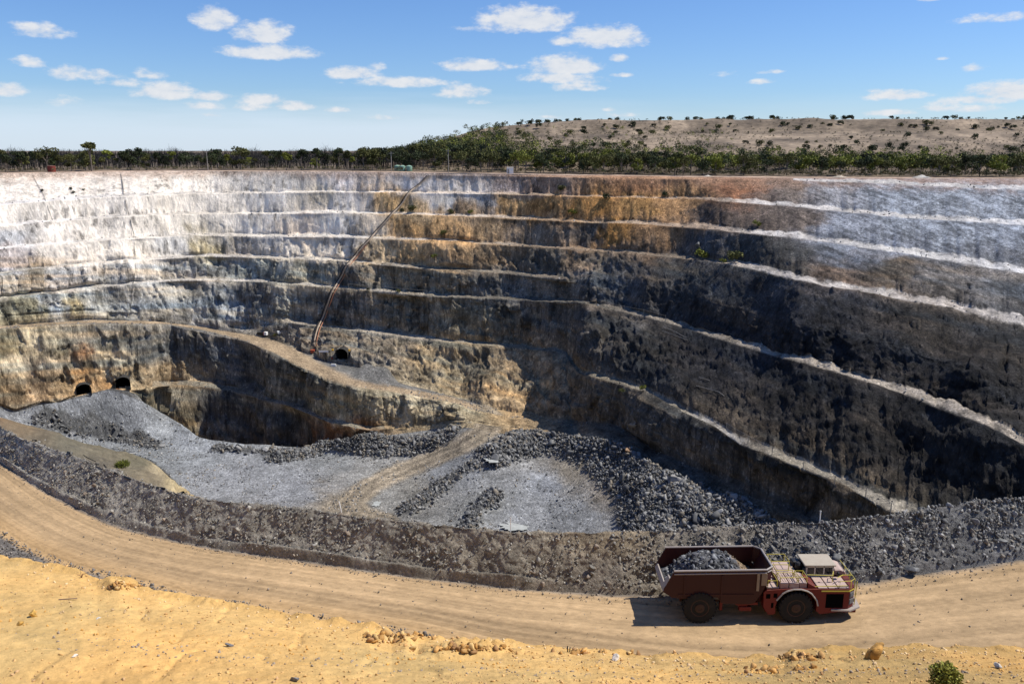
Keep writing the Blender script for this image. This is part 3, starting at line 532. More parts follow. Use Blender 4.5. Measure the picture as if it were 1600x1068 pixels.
RC = np.array((.385, .265, .145)) * (1 + .32 * tr + .16 * big)[..., None]
RC += np.array((.05, .01, -.02)) * sstep(.62, .95, lane)[..., None] * (1 - off_)[..., None] * .6
RC = RC * (1 - gravel[..., None]) + np.array((.15, .135, .12)) * (1 + .5 * fbm(X_ / .5, Y_ / .5, 0, 3, 409))[..., None] * gravel[..., None]
M_road = mat('haul_road_dirt', attr=True, nscale=4, ncon=.18, stretch=(.5, 1, 1), bump=.6, bscale=9, bdist=.05, n2=(.5, .1), rough=.95, spec=.15)
tag(mesh_np('haul_road', np.stack([X_, Y_, Z_], -1), grid_faces(*X_.shape), M_road, RC.reshape(-1, 3)), kind='structure')
# berm
bb2 = Rail(bb.y, bb.z - .12, 0)
ffn = Rail(iff[0] + 2, iff[1] - 1.5, 0)
X_, Y_, Z_, T_ = loft([(ffn, bo, 60), (bo, bt, 8), (bt, bc, 14), (bc, bb2, 60)])
Nn = normals(X_, Y_, Z_)
d_ = (.22 * fbm(X_ / 1.5, Y_ / 1.5, Z_ / 1.5, 3, 501) + .12 * fbm(X_ / .35, Y_ / .35, Z_ / .35, 3, 502)) * sstep(4.0, 3.75, T_) * sstep(1, 2, T_) 
d_ += 3.0 * fbm(X_ / 14, Y_ / 14, Z_ / 10, 4, 503) * sstep(0, .12, T_) * sstep(1.0, .8, T_)
bs_ = .25 * sstep(.12, .0, np.abs(T_ - 3.86)) * (1 + fbm(X_ / 4, Y_ / 4, 0, 2, 504))
X_, Y_, Z_ = X_ + Nn[..., 0] * d_, Y_ + Nn[..., 1] * d_, Z_ + Nn[..., 2] * d_ + bs_
cb, rb_ = rc_of(X_, Y_, Z_)
BCc = paint([(0, 700, (.19, .175, .15)), (200, 790, (.17, .155, .13)), (500, 830, (.155, .14, .115)), (800, 870, (.15, .13, .10)), (950, 835, (.17, .135, .09)), (950, 900, (.135, .115, .09)), (1100, 850, (.12, .105, .085)), (1300, 860, (.10, .095, .088)), (1600, 820, (.095, .093, .09))], cb, rb_)
lslope = paint(CL, cb + 10 * fbm(X_ / 5, Y_ / 5, Z_ / 5, 3, 505), rb_ + 5 * fbm(X_ / 5, Y_ / 5, Z_ / 5, 3, 506))
far_ = sstep(310, 380, cb)[..., None]; lslope = lslope * (1 - far_) + np.array((.13, .12, .10)) * far_; ls = (T_ < 1.2)[..., None]; BCc = np.where(ls, lslope, BCc * 1.55) * (1 + .4 * fbm(X_ / .8, Y_ / .8, Z_ / .8, 3, 507))[..., None]
tag(mesh_np('earth_berm_ground', np.stack([X_, Y_, Z_], -1), grid_faces(*X_.shape), M_berm, BCc.reshape(-1, 3)), kind='structure')
BERM = (X_, Y_, Z_, T_, Nn)
#@@OBJECTS
# ================================================================== loose rock
def ico(sub):
    bm = bmesh.new(); bmesh.ops.create_icosphere(bm, subdivisions=sub, radius=1.0)
    V = np.array([v.co[:] for v in bm.verts]); Fc = np.array([[v.index for v in f.verts] for f in bm.faces]); bm.free(); return V, Fc
ICO1, ICO2, ICO3 = ico(1), ico(2), ico(3)
def rocks_mesh(name, P_, S_, cols, mat_, base=ICO1, flat=.65, seed=1, parent=None, jit=.28):
    rg = np.random.default_rng(seed); n = len(P_); V0, F0 = base; nv = len(V0)
    sc = 1.45 * S_[:, None] * rg.uniform(.5, 1.2, (n, 3)); sc[:, 2] *= flat
    V = V0[None] * (1 + rg.uniform(-jit, jit, (n, nv, 1)))
    # cut flat: clamp along a random direction or two, as broken rock
    for _ in range(7):
        d = rg.normal(size=(n, 3)); d /= np.linalg.norm(d, axis=1, keepdims=True); lim = rg.uniform(.3, .62, (n, 1))
        pr = np.einsum('nvk,nk->nv', V, d); V = V - np.maximum(pr - lim, 0)[..., None] * d[:, None]
    V = V * sc[:, None]
    q = rg.normal(size=(n, 4)); q /= np.linalg.norm(q, axis=1, keepdims=True); a, b, c, d = q.T; k = .55
    Rm = np.stack([1 - 2 * (c * c + d * d), 2 * (b * c - a * d), 2 * (b * d + a * c), 2 * (b * c + a * d), 1 - 2 * (b * b + d * d), 2 * (c * d - a * b), 2 * (b * d - a * c), 2 * (c * d + a * b), 1 - 2 * (b * b + c * c)], 1).reshape(n, 3, 3)
    V = np.einsum('nij,nvj->nvi', Rm, V) + P_[:, None]
    Fc = (F0[None] + np.arange(n)[:, None, None] * nv).reshape(-1, 3)
    C_ = np.repeat(cols[:, None], nv, 1).reshape(-1, 3)
    return mesh_np(name, V.reshape(-1, 3), Fc, mat_, C_, smooth=False, parent=parent)
def rock_cols(n, tones, seed, var=.25):
    rg = np.random.default_rng(seed); t = np.array(tones)[rg.integers(0, len(tones), n)]; return t * (1 + rg.uniform(-var, var, (n, 1)))
# berm rubble
X_, Y_, Z_, T_, Nn = BERM
rg = np.random.default_rng(31)
ii = np.argwhere((T_ > 2.6) & (T_ < 3.93)); 
colw = rc_of(X_, Y_, Z_)[0]
wgt = np.array([.35 + .65 * (colw[i, j] > 900) for i, j in ii]) * 1.0
# denser where the columns are spread wide
sp_ = np.hypot(np.gradient(X_, axis=1), np.gradient(Y_, axis=1))[ii[:, 0], ii[:, 1]] * (np.abs(np.gradient(Z_, axis=0)) + np.abs(np.gradient(Y_, axis=0)))[ii[:, 0], ii[:, 1]]
pr_ = sp_ * (1.0 + .8 * (colw[ii[:, 0], ii[:, 1]] > 1000)) * (.35 + .9 * (noise(X_[ii[:, 0], ii[:, 1]] / 1.6, Z_[ii[:, 0], ii[:, 1]] / 1.2, 0, 601) > -.15)) * np.where(T_[ii[:, 0], ii[:, 1]] > 3.8, .5, 1)
pr_ /= pr_.sum()
def berm_rocks(n, smin, smax, pw, seed, base):
    rg = np.random.default_rng(seed); k = rg.choice(len(ii), n, p=pr_); i, j = ii[k, 0], ii[k, 1]
    s_ = smin * (1 + (smax / smin - 1) * rg.random(n) ** pw)
    c_ = colw[i, j]; s_ = s_ * np.interp(c_, [0, 900, 1200, 1600], [.75, .75, .85, .95])
    P_ = np.stack([X_[i, j], Y_[i, j], Z_[i, j]], 1) + rg.normal(size=(n, 3)) * .05 + Nn[i, j] * (s_ * .25)[:, None]
    dk = np.clip((c_ - 950) / 350, 0, 1)[:, None]
    cc = rock_cols(n, [(.24, .22, .185), (.19, .175, .15), (.32, .3, .26), (.14, .13, .11), (.25, .2, .15)], seed) * (1 - dk) + rock_cols(n, [(.15, .145, .135), (.19, .185, .175), (.3, .29, .27), (.10, .098, .092), (.2, .175, .14)], seed + 1) * dk
    return P_, s_, cc
P1, S1, K1 = berm_rocks(42000, .03, .14, 3.2, 41, ICO1)
o = rocks_mesh('berm_gravel', P1, S1, K1, M_rubble, ICO1, .8, 42); tag(o, kind='stuff')
P1, S1, K1 = berm_rocks(3000, .09, .24, 3.2, 43, ICO2)
o = rocks_mesh('berm_rubble', P1, S1, K1, M_rubble, ICO2, .75, 44, jit=.12); tag(o, kind='stuff')
# gravel strip beside the near edge of the road
n = 5000; cc_ = rg.uniform(-50, 700, n); jj = np.clip(((cc_ - C0) / 1.6).astype(int), 0, len(nc_) - 1)
tt = rg.random(n) ** .8; yv = rn.y[jj] + .3 + (gt.y[jj] - rn.y[jj] - .3) * tt * .5; zv = rn.z[jj]
P1 = np.stack([(cc_ - 800) / F * (yv * CP - zv * SP), yv, zv + .15], 1); S1 = .03 + .09 * rg.random(n) ** 3
tag(rocks_mesh('shoulder_gravel', P1, S1, rock_cols(n, [(.16, .145, .13), (.22, .2, .18), (.1, .09, .08)], 46), M_rubble, ICO1, .8, 47), kind='stuff')
# pit-floor rubble
wt = (HEAPM > .08) * sstep(.05, .4, HEAPM) * (ROWg > 640) * (COLg > 20) * (COLg < 1330)
area = np.abs(np.gradient(Yg, axis=0)) * np.abs(np.gradient(Xg, axis=1)) + .02
wt = wt * area; wt2 = wt.copy(); wt2[(COLg < 760) & (ROWg > 725)] *= .35; wt2[COLg < 430] *= .15
pf = (wt2 / wt2.sum()).ravel()
def floor_rocks(n, lo, hi, pw, seed):
    rg = np.random.default_rng(seed); k = rg.choice(pf.size, n, p=pf); s_ = lo + (hi - lo) * rg.random(n) ** pw
    P_ = np.stack([Xd.ravel()[k], Yd.ravel()[k], Zd.ravel()[k] + s_ * .15], 1); P_[:, :2] += rg.normal(size=(n, 2)) * .6
    return P_, s_, rock_cols(n, [(.17, .17, .165), (.12, .12, .12), (.25, .245, .235), (.19, .165, .13), (.085, .085, .085)], seed + 1)
P1, S1, K1 = floor_rocks(24000, .18, .7, 2.6, 51); tag(rocks_mesh('pit_rubble', P1, S1, K1, M_rubble, ICO1, .75, 52), kind='stuff')
P1, S1, K1 = floor_rocks(1300, .55, 1.3, 3.0, 53); tag(rocks_mesh('blasted_rock', P1, S1, K1, M_rubble, ICO2, .75, 54, jit=.12), kind='stuff')
# thin scatter over the rest of the pit floor, ramp edge and benches
wt = ((CLS >= 2) & (ROWg > 600)) * area * (fbm(Xg / 6, Yg / 6, 0, 3, 610) > .05) * 1.0 + ((CLS == 2) & (ROWg <= 655)) * area * 1.5 * (np.abs(Yg - q_.y[None]) < 2.5) + (CLS == 1) * area * .25
pf = (wt / wt.sum()).ravel()
P1, S1, K1 = floor_rocks(9000, .12, .5, 3.0, 57); kk = np.minimum(K1 * 1.25, 1)
tag(rocks_mesh('scattered_stones', P1, S1, kk, M_rubble, ICO1, .75, 58), kind='stuff')
n = 2600; cc_ = rg.uniform(-60, 1680, n); jj = np.clip(((cc_ - C0) / 1.6).astype(int), 0, len(nc_) - 1); tt = np.where(rg.random(n) < .7, .12 * rg.random(n) ** 1.5, rg.random(n)); yv = bb.y[jj] + (rn.y[jj] - bb.y[jj]) * tt; zv = bb.z[jj] + (rn.z[jj] - bb.z[jj]) * tt
tag(rocks_mesh('road_stones', np.stack([(cc_ - 800) / F * (yv * CP - zv * SP), yv, zv + .03], 1), .015 + .06 * rg.random(n) ** 4, rock_cols(n, [(.2, .17, .14), (.3, .25, .2), (.14, .12, .1)], 59), M_rubble, ICO1, .8, 60), kind='stuff')
# pebbles and clods on the yellow bank
X_, Y_, Z_ = BANK; cw2, rw2 = rc_of(X_, Y_, Z_)
jj = np.argwhere((rw2 > 860) & (rw2 < 1110) & (cw2 > -60) & (cw2 < 1680) & (Y_ < 30) & (Y_ > 12))
def bank_rocks(n, lo, hi, pw, seed, tones, near=False):
    rg = np.random.default_rng(seed); k = jj[rg.integers(0, len(jj), n)]; s_ = lo + (hi - lo) * rg.random(n) ** pw
    P_ = np.stack([X_[k[:, 0], k[:, 1]], Y_[k[:, 0], k[:, 1]], Z_[k[:, 0], k[:, 1]] + s_ * .2], 1)
    return P_, s_, rock_cols(n, tones, seed)
P1, S1, K1 = bank_rocks(9000, .006, .05, 4, 61, [(.5, .3, .12), (.55, .4, .22), (.42, .24, .09), (.4, .28, .15), (.5, .27, .07), (.27, .21, .15), (.48, .3, .12), (.4, .25, .12)])
tag(rocks_mesh('bank_pebbles', P1, S1, K1, M_rubble, ICO1, .8, 62), kind='stuff')
def bsurf(c, r, up=0.0):
    j = int(np.clip(round((c - C0) / 1.6), 0, len(nc_) - 1)); rr = rw2[:, j]; m = np.where(Y_[:, j] > 8, np.abs(rr - r), 1e9); m[:40] = 1e9; i = int(np.argmin(m))
    return Vector((X_[i, j], Y_[i, j], Z_[i, j] + up))
def one_rock(name, p, size, rgb, label, cat='rock', seed=1, sc=(1, 1, 1), group=None, rough=.14):
    V, Fc = ICO3; V = V.copy(); rg = np.random.default_rng(seed)
    V = V * (1 + .45 * fbm(V[:, 0] * .9 + seed, V[:, 1] * .9, V[:, 2] * .9, 2, seed)[:, None])
    for _ in range(11):
        d = rg.normal(size=3); d /= np.linalg.norm(d); V = V - np.maximum(V @ d - rg.uniform(.22, .5), 0)[:, None] * d
    V = V * (1 + rough * fbm(V[:, 0] * 3 + seed, V[:, 1] * 3, V[:, 2] * 3, 3, seed + 1)[:, None]); V = V * np.array(sc) * size * 1.6
    C_ = np.array(rgb) * (1 + .9 * fbm(V[:, 0] * 3 / size, V[:, 1] * 3 / size, V[:, 2] * 3 / size, 3, seed + 2)[:, None])
    o = mesh_np(name, V, Fc, M_rubble, C_, smooth=False); o.location = p; o.rotation_euler = (0, 0, seed); return tag(o, label, cat, group)
for c0, r0, dc, dr, n_, sd in ((1250, 1026, 26, 4, 120, 81), (610, 996, 40, 6, 120, 82), (730, 1012, 55, 4, 160, 83), (190, 916, 24, 5, 60, 84), (920, 1019, 40, 3, 40, 85), (1200, 1048, 50, 6, 40, 86)):
    rg = np.random.default_rng(sd); S1 = .02 + .10 * rg.random(n_) ** 2.5
    P1 = np.array([bsurf(c0 + rg.normal() * dc * .6, r0 + rg.normal() * dr * .7, s_ * .2)[:] for s_ in S1])
    tag(rocks_mesh('soil_crumbs', P1, S1, rock_cols(n_, [(.5, .28, .09), (.42, .22, .06), (.55, .36, .14), (.3, .16, .06)], sd), M_rubble, ICO2, .8, sd + 20, jit=.15), kind='stuff')
one_rock('boulder', bsurf(1362, 1030, .13), (.27), (.42, .22, .05), 'big ochre boulder on the edge of the yellow bank near the truck', 'boulder', 3, (.85, .85, 1.25))
one_rock('soil_clod', bsurf(32, 973, .02), .11, (.5, .28, .06), 'rust orange clod low on the yellow bank at left, the left one of two', 'clod', 4, (1.2, .8, .8))
one_rock('soil_clod', bsurf(54, 963, .02), .10, (.55, .33, .08), 'ochre clod with a dark shadow, right of the other orange clod', 'clod', 5)
one_rock('stone', bsurf(118, 1025, .02), .075, (.72, .66, .58), 'white pebble on the yellow bank at lower left', 'stone', 6)
one_rock('stone', bsurf(960, 1032, .03), .09, (.75, .7, .62), 'small white stone lying just below the bank edge near the centre', 'stone', 7)
one_rock('stone', bsurf(1558, 1043, .02), .09, (.4, .37, .32), 'pale grey flat stone on the yellow bank right of the bush', 'stone', 8, (1.3, .8, .6))
one_rock('stone', bsurf(462, 1063, .02), .09, (.2, .19, .18), 'dark grey stone at the bottom of the yellow bank', 'stone', 9)
one_rock('stone', bsurf(357, 1009, .02), .07, (.17, .17, .18), 'small dark stone on the yellow bank left of centre', 'stone', 10)
one_rock('stone', bsurf(153, 966, .02), .08, (.4, .38, .33), 'grey elongated stone on the yellow bank beside the gravel strip', 'stone', 11, (1.5, .7, .6))
XB, YB, ZB = BERM[0], BERM[1], BERM[2]; cB, rB = rc_of(XB, YB, ZB)
def esurf(c, r, up=0.0):
    j = int(np.clip(round((c - C0) / 1.6), 0, len(nc_) - 1)); m = np.abs(rB[:, j] - r); i = int(len(m) - 1 - np.argmin(m[::-1])); return Vector((XB[i, j], YB[i, j], ZB[i, j] + up))
for c, r, s_, rgb, lb, sd, sc in [(1490, 823, .36, (.19, .185, .17), 'large pale grey boulder high on the rock berm at right', 21, (1, 1, .8)),
        (1422, 890, .32, (.15, .15, .145), 'rounded grey boulder at the foot of the berm beyond the truck nose', 22, (1.1, .9, .7)),
        (1372, 893, .30, (.1, .1, .1), 'dark boulder half buried in the berm just past the truck', 23, (1.2, 1, .8)),
        (1562, 845, .3, (.16, .16, .15), 'grey slab on the berm near the right edge', 24, (1.3, .8, .6)),
        (1310, 872, .28, (.13, .13, .125), 'grey boulder on the berm right behind the truck cab', 25, (1.2, .9, .8)),
        (1185, 848, .26, (.14, .14, .135), 'angular grey rock on the berm above the front of the dump body', 26, (.6, .8, 1.2)),
        (920, 902, .24, (.27, .22, .17), 'tan stone at the foot of the berm left of the truck', 27, (1, 1, .8)),
        (500, 838, .26, (.24, .2, .16), 'brown grey rock halfway up the berm left of centre', 28, (1.2, 1, .7))]:
    one_rock('boulder', esurf(c, r, s_ * .3), s_, rgb, lb, 'boulder', sd, sc)
for c, r, s_, rgb, lb, sd in [(980, 706, 1.8, (.24, .15, .09), 'rusty brown boulder on the blasted rock heap', 31), (417, 705, 1.3, (.4, .39, .37), 'white topped boulder on the grey pit floor below the dark wall', 32),
        (375, 700, 1.2, (.13, .13, .13), 'dark boulder on the edge of the pit floor left of the white topped one', 33), (1048, 752, 1.9, (.26, .25, .24), 'light grey boulder in the middle of the rubble slope', 34),
        (1090, 382, 1.5, (.14, .14, .135), 'grey block tumbled onto the bench of the right wall', 35), (1010, 665, 1.6, (.35, .31, .26), 'pale stone at the toe of the ledge beside the rubble', 36)]:
    one_rock('boulder', surf(c, r, s_ * .2), s_, rgb, lb, 'boulder', sd)
# puddles of pale water and dried mud on the pit floor
M_pud = mat('puddle_mud', (.36, .37, .35), rough=.55, nscale=.6, ncon=.25, spec=.3)
def patch(name, c, r, w_, l_, seed, rgbm=M_pud):
    p = surf(c, r); n = 64; V = [(0, 0, 0)]
    zm = max(surf(c + dx, r + dy).z for dx in (-12, 0, 12) for dy in (-4, 0, 4))
    for k in range(n):
        a = 2 * math.pi * k / n; q = 1 + .55 * float(noise(math.cos(a) * 1.6 + seed, math.sin(a) * 1.6, 0, seed)) + .3 * float(noise(math.cos(a) * 4 + seed, math.sin(a) * 4, 0, seed)); V.append((w_ * q * math.cos(a), l_ * q * math.sin(a), 0))
    Fc = [(0, k + 1, (k + 1) % n + 1) for k in range(n)]
    o = mesh_np(name, V, Fc, rgbm); o.location = (p.x, p.y, zm - .02); return tag(o, kind='structure')
patch('puddle_water', 804, 823, 4.8, 3.2, 3); patch('puddle_water', 768, 722, 2.4, 2.2, 5); patch('puddle_water', 588, 788, 1.2, 1.6, 8)
M_tan = mat('wet_sand', (.38, .31, .2), rough=.8, nscale=.5, ncon=.2)
#@@NEXT
# ================================================================== mesh builder
class MB:
    def __init__(s): s.bm = bmesh.new()
    def box(s, x0, x1, y0, y1, z0, z1, bev=0.0):
        r = bmesh.ops.create_cube(s.bm, size=1.0); vs = r['verts']
        for v in vs: v.co = Vector(((x0 + x1) / 2 + v.co.x * (x1 - x0), (y0 + y1) / 2 + v.co.y * (y1 - y0), (z0 + z1) / 2 + v.co.z * (z1 - z0)))
        if bev:
            es = {e for v in vs for e in v.link_edges}; bmesh.ops.bevel(s.bm, geom=list(es), offset=bev, segments=2, affect='EDGES', profile=.5)
        return s
    def tube(s, pts, r, seg=6, r1=None, cap=True):
        pts = [Vector(p) for p in pts]; rings = []; n = len(pts)
        for i, p in enumerate(pts):
            t = (pts[min(i + 1, n - 1)] - pts[max(i - 1, 0)]).normalized()
            u = t.cross(Vector((0, 0, 1))) if abs(t.z) < .95 else t.cross(Vector((1, 0, 0))); u.normalize(); v = t.cross(u)
            rr = r if r1 is None else r + (r1 - r) * i / (n - 1)
            rings.append([s.bm.verts.new(p + (u * math.cos(2 * math.pi * k / seg) + v * math.sin(2 * math.pi * k / seg)) * rr) for k in range(seg)])
        for a, b in zip(rings[:-1], rings[1:]):
            for k in range(seg): s.bm.faces.new((a[k], a[(k + 1) % seg], b[(k + 1) % seg], b[k]))
        if cap: s.bm.faces.new(rings[0][::-1]); s.bm.faces.new(rings[-1])
        return s
    def prism(s, poly, a0, a1, axis='y', bev=0):
        def P(p, a): return Vector((p[0], a, p[1])) if axis == 'y' else (Vector((p[0], p[1], a)) if axis == 'z' else Vector((a, p[0], p[1])))
        A = [s.bm.verts.new(P(p, a0)) for p in poly]; B = [s.bm.verts.new(P(p, a1)) for p in poly]; n = len(poly)
        fs = [s.bm.faces.new(A), s.bm.faces.new(B[::-1])]
        for k in range(n): fs.append(s.bm.faces.new((A[k], B[k], B[(k + 1) % n], A[(k + 1) % n])))
        if bev: bmesh.ops.bevel(s.bm, geom=list({e for f in fs for e in f.edges}), offset=bev, segments=1, affect='EDGES')
        return s
    def lathe(s, prof, cx=0, cy=0, cz=0, seg=20, axis='z'):
        rings = []
        for (r, h) in prof:
            rg_ = []
            for k in range(seg):
                a = 2 * math.pi * k / seg; c, q = r * math.cos(a), r * math.sin(a)
                rg_.append(s.bm.verts.new((cx + c, cy + q, cz + h) if axis == 'z' else (cx + c, cy + h, cz + q)))
            rings.append(rg_)
        for a, b in zip(rings[:-1], rings[1:]):
            for k in range(seg): s.bm.faces.new((a[k], a[(k + 1) % seg], b[(k + 1) % seg], b[k]))
        s.bm.faces.new(rings[0][::-1]); s.bm.faces.new(rings[-1]); return s
    def quad(s, *p): s.bm.faces.new([s.bm.verts.new(Vector(q)) for q in p]); return s
    def build(s, name, m, parent=None, smooth=False):
        bmesh.ops.recalc_face_normals(s.bm, faces=s.bm.faces); me = bpy.data.meshes.new(name); s.bm.to_mesh(me); s.bm.free()
        if smooth:
            for p in me.polygons: p.use_smooth = True
        me.materials.append(m); o = bpy.data.objects.new(name, me); COL.objects.link(o)
        if parent: o.parent = parent
        return o
def dirty(name, rgb, dust=(.32, .2, .12), amt=.5, up=.6, rough=.6, metal=0, scale=2.5):
    """paint with road dust lying in blotches and mostly on upward faces"""
    m = bpy.data.materials.new(name); m.use_nodes = True; N, L = m.node_tree.nodes, m.node_tree.links; b = N['Principled BSDF']
    b.inputs['Roughness'].default_value = rough; b.inputs['Metallic'].default_value = metal; b.inputs['Specular IOR Level'].default_value = .35
    tc = N.new('ShaderNodeTexCoord'); nz = N.new('ShaderNodeTexNoise'); nz.inputs['Scale'].default_value = scale; nz.inputs['Detail'].default_value = 8; nz.inputs['Roughness'].default_value = .7
    L.new(tc.outputs['Object'], nz.inputs['Vector'])
    g = N.new('ShaderNodeNewGeometry'); sp = N.new('ShaderNodeSeparateXYZ'); L.new(g.outputs['Normal'], sp.inputs[0])
    u = N.new('ShaderNodeMath'); u.operation = 'MULTIPLY_ADD'; L.new(sp.outputs[2], u.inputs[0]); u.inputs[1].default_value = up; u.inputs[2].default_value = amt - .5; u.use_clamp = False
    a = N.new('ShaderNodeMath'); a.operation = 'ADD'; L.new(nz.outputs[0], a.inputs[0]); L.new(u.outputs[0], a.inputs[1])
    mr = N.new('ShaderNodeMapRange'); L.new(a.outputs[0], mr.inputs[0]); mr.inputs[1].default_value = .4; mr.inputs[2].default_value = .95
    mx = N.new('ShaderNodeMixRGB'); L.new(mr.outputs[0], mx.inputs[0]); mx.inputs[1].default_value = (*rgb, 1); mx.inputs[2].default_value = (*dust, 1)
    L.new(mx.outputs[0], b.inputs['Base Color'])
    return m
M_red = dirty('red_paint', (.12, .007, .005), (.12, .045, .03), .15, .5)
M_reddark = dirty('red_brown_paint', (.032, .003, .003), (.04, .012, .008), .2, .4)
M_deck = dirty('dusty_deck', (.2, .06, .05), (.42, .31, .26), .75, .5)
M_cream = dirty('cream_paint', (.62, .56, .43), (.4, .33, .24), .3, .1)
M_yel = dirty('yellow_paint', (.5, .42, .04), (.34, .27, .14), .4, .2)
M_black = dirty('black_parts', (.012, .012, .012), (.06, .045, .035), .3, .2, .5)
M_shade = mat('recess_shade_black', (.004, .004, .004), rough=1, spec=0, ncon=.1)
M_tyre = dirty('tyre_rubber', (.012, .011, .010), (.07, .047, .034), .38, .15, .9)
M_hub = dirty('wheel_hub', (.035, .014, .01), (.07, .042, .03), .4, .1)
M_steel = dirty('worn_steel', (.34, .31, .28), (.3, .23, .18), .4, .2, .5)
M_rim = dirty('worn_rim_steel', (.3, .27, .25), (.3, .2, .15), .4, .1, .5)
M_inner = dirty('tub_lining', (.08, .07, .065), (.16, .13, .1), .3, .2)
M_glass = bpy.data.materials.new('cab_glass'); M_glass.use_nodes = True
_b = M_glass.node_tree.nodes['Principled BSDF']; _b.inputs['Base Color'].default_value = (.012, .014, .016, 1); _b.inputs['Roughness'].default_value = .12
# ================================================================== the haul truck  (x forward, z up, origin under the rear axle)
TR = empty('haul_truck', (10.1, 41.85, -24.99))
tag(TR, 'red articulated underground dump truck loaded with grey ore on the haul road', 'truck')
HW = 1.36
# dump body
prof = [(-1.42, 3.02), (3.86, 3.10), (3.9, 2.75), (3.45, 1.95), (3.05, 1.2), (2.75, 1.08), (1.2, 1.12), (.9, 1.5), (-.9, 1.42), (-1.55, 1.5), (-1.98, 1.82), (-1.95, 1.98)]
b = MB()
for y0, y1 in ((-HW, -HW + .07), (HW - .07, HW)):
    b.prism([(-1.42, 3.02), (3.55, 3.09), (3.55, 2.3), (3.3, 1.7), (2.95, 1.16), (2.7, 1.08), (1.25, 1.12), (.95, 1.5), (-.9, 1.42), (-1.5, 1.48), (-1.98, 1.82), (-1.95, 1.98)], y0, y1)
b.prism([(3.8, 3.08), (3.87, 3.08), (3.87, 2.75), (3.15, 1.15), (3.05, 1.15), (3.05, 1.3), (3.78, 2.75)], -1.05, 1.05)          # front wall
for sg in (-1, 1):                                                                                                                 # chamfered front corners
    b.prism([(3.5, sg * (HW - .01)), (3.86, sg * 1.04), (3.80, sg * 1.0), (3.5, sg * (HW - .08))], 2.2, 3.08, axis='z')
    b.prism([(3.2, sg * (HW - .01)), (3.5, sg * 1.04), (3.45, sg * 1.0), (3.2, sg * (HW - .08))], 1.3, 2.2, axis='z')
dump = b.build('dump_body', M_reddark, TR)
b = MB(); b.prism([(-1.96, 1.9), (-1.5, 1.62), (2.9, 1.3), (2.9, 1.2), (-1.5, 1.52), (-1.98, 1.8)], -HW + .071, HW - .071); b.build('tub_floor', M_inner, TR)
b = MB(); b.prism([(-1.99, 1.86), (-1.92, 1.86), (-1.60, 2.55), (-1.67, 2.6)], -HW + .02, -HW + .5); b.prism([(-1.99, 1.86), (-1.92, 1.86), (-1.8, 2.1), (-1.87, 2.12)], -HW + .5, HW - .05)
b.build('tail_lip', M_steel, TR)
b = MB()
loop = [(-1.45, -HW, 3.04), (3.5, -HW, 3.12), (3.88, -1.02, 3.12), (3.88, 1.02, 3.12), (3.5, HW, 3.12), (-1.45, HW, 3.04)]
b.tube(loop, .055, 8); b.tube([(-1.43, -HW - .01, 2.86), (3.45, -HW - .01, 2.94), (3.86, -1.06, 2.94)], .04, 6)
b.build('body_rim', M_rim, TR)
b = MB(); b.box(3.0, 3.14, -HW - .07, -HW, 1.9, 2.95, .01); b.box(3.25, 3.55, -HW - .03, -HW, 2.2, 2.9, .01); b.build('body_rib', dirty('rib_rust', (.2, .14, .09), (.35, .28, .2), .6, .1), TR)
b = MB(); b.box(-1.2, 2.9, -HW - .035, -HW, 1.62, 1.7, .01); b.box(-.9, -.8, -HW - .04, -HW, 1.5, 2.8, .01); b.box(1.1, 1.2, -HW - .04, -HW, 1.2, 2.8, .01); b.build('body_rib', M_reddark, TR)
b = MB(); b.box(-.9, 4.1, -.55, .55, .75, 1.15, .04); b.box(-.25, .25, -1.0, 1.0, .72, 1.1, .06); b.box(-1.0, -.6, -.9, .9, 1.0, 1.35, .04); b.build('rear_frame', M_reddark, TR)
b = MB()
b.bm.free()
for sg in (-1, 1): b = MB(); b.prism([(.75, 1.66), (.95, 1.7), (2.65, .92), (2.6, .72), (2.4, .74)], sg * 1.12 - .05, sg * 1.12 + .05); b.build('drag_arm', M_red, TR)
for q in ((1.15, 1.3, -1.15, -.98, .6, 1.1), (2.2, 2.85, -1.25, -1.0, .62, .85), (2.5, 3.2, -1.2, -1.02, .95, 1.1)): b = MB(); b.box(*q, .01); b.build('frame_step', M_red, TR)
b = MB(); b.lathe([(.16, -.3), (.2, -.3), (.2, .55), (.12, .6)], 3.25, 0, 1.0, 12); b.box(2.7, 3.6, -.3, .3, .7, 1.3, .05); b.tube([(2.2, -.75, 1.0), (3.5, -.7, 1.15)], .07, 8); b.tube([(2.2, .75, 1.0), (3.5, .7, 1.15)], .07, 8); b.build('articulation_joint', M_black, TR)
b = MB()
for k in range(4):
    y = -.5 - .14 * k; b.tube([(2.75, y, 1.35), (3.0, y - .03, 1.62), (3.25, y, 1.55), (3.5, y, 1.3)], .025, 6)
b.build('hydraulic_hose', dirty('hose_rubber', (.3, .29, .27), (.3, .25, .2), .4, .1), TR)
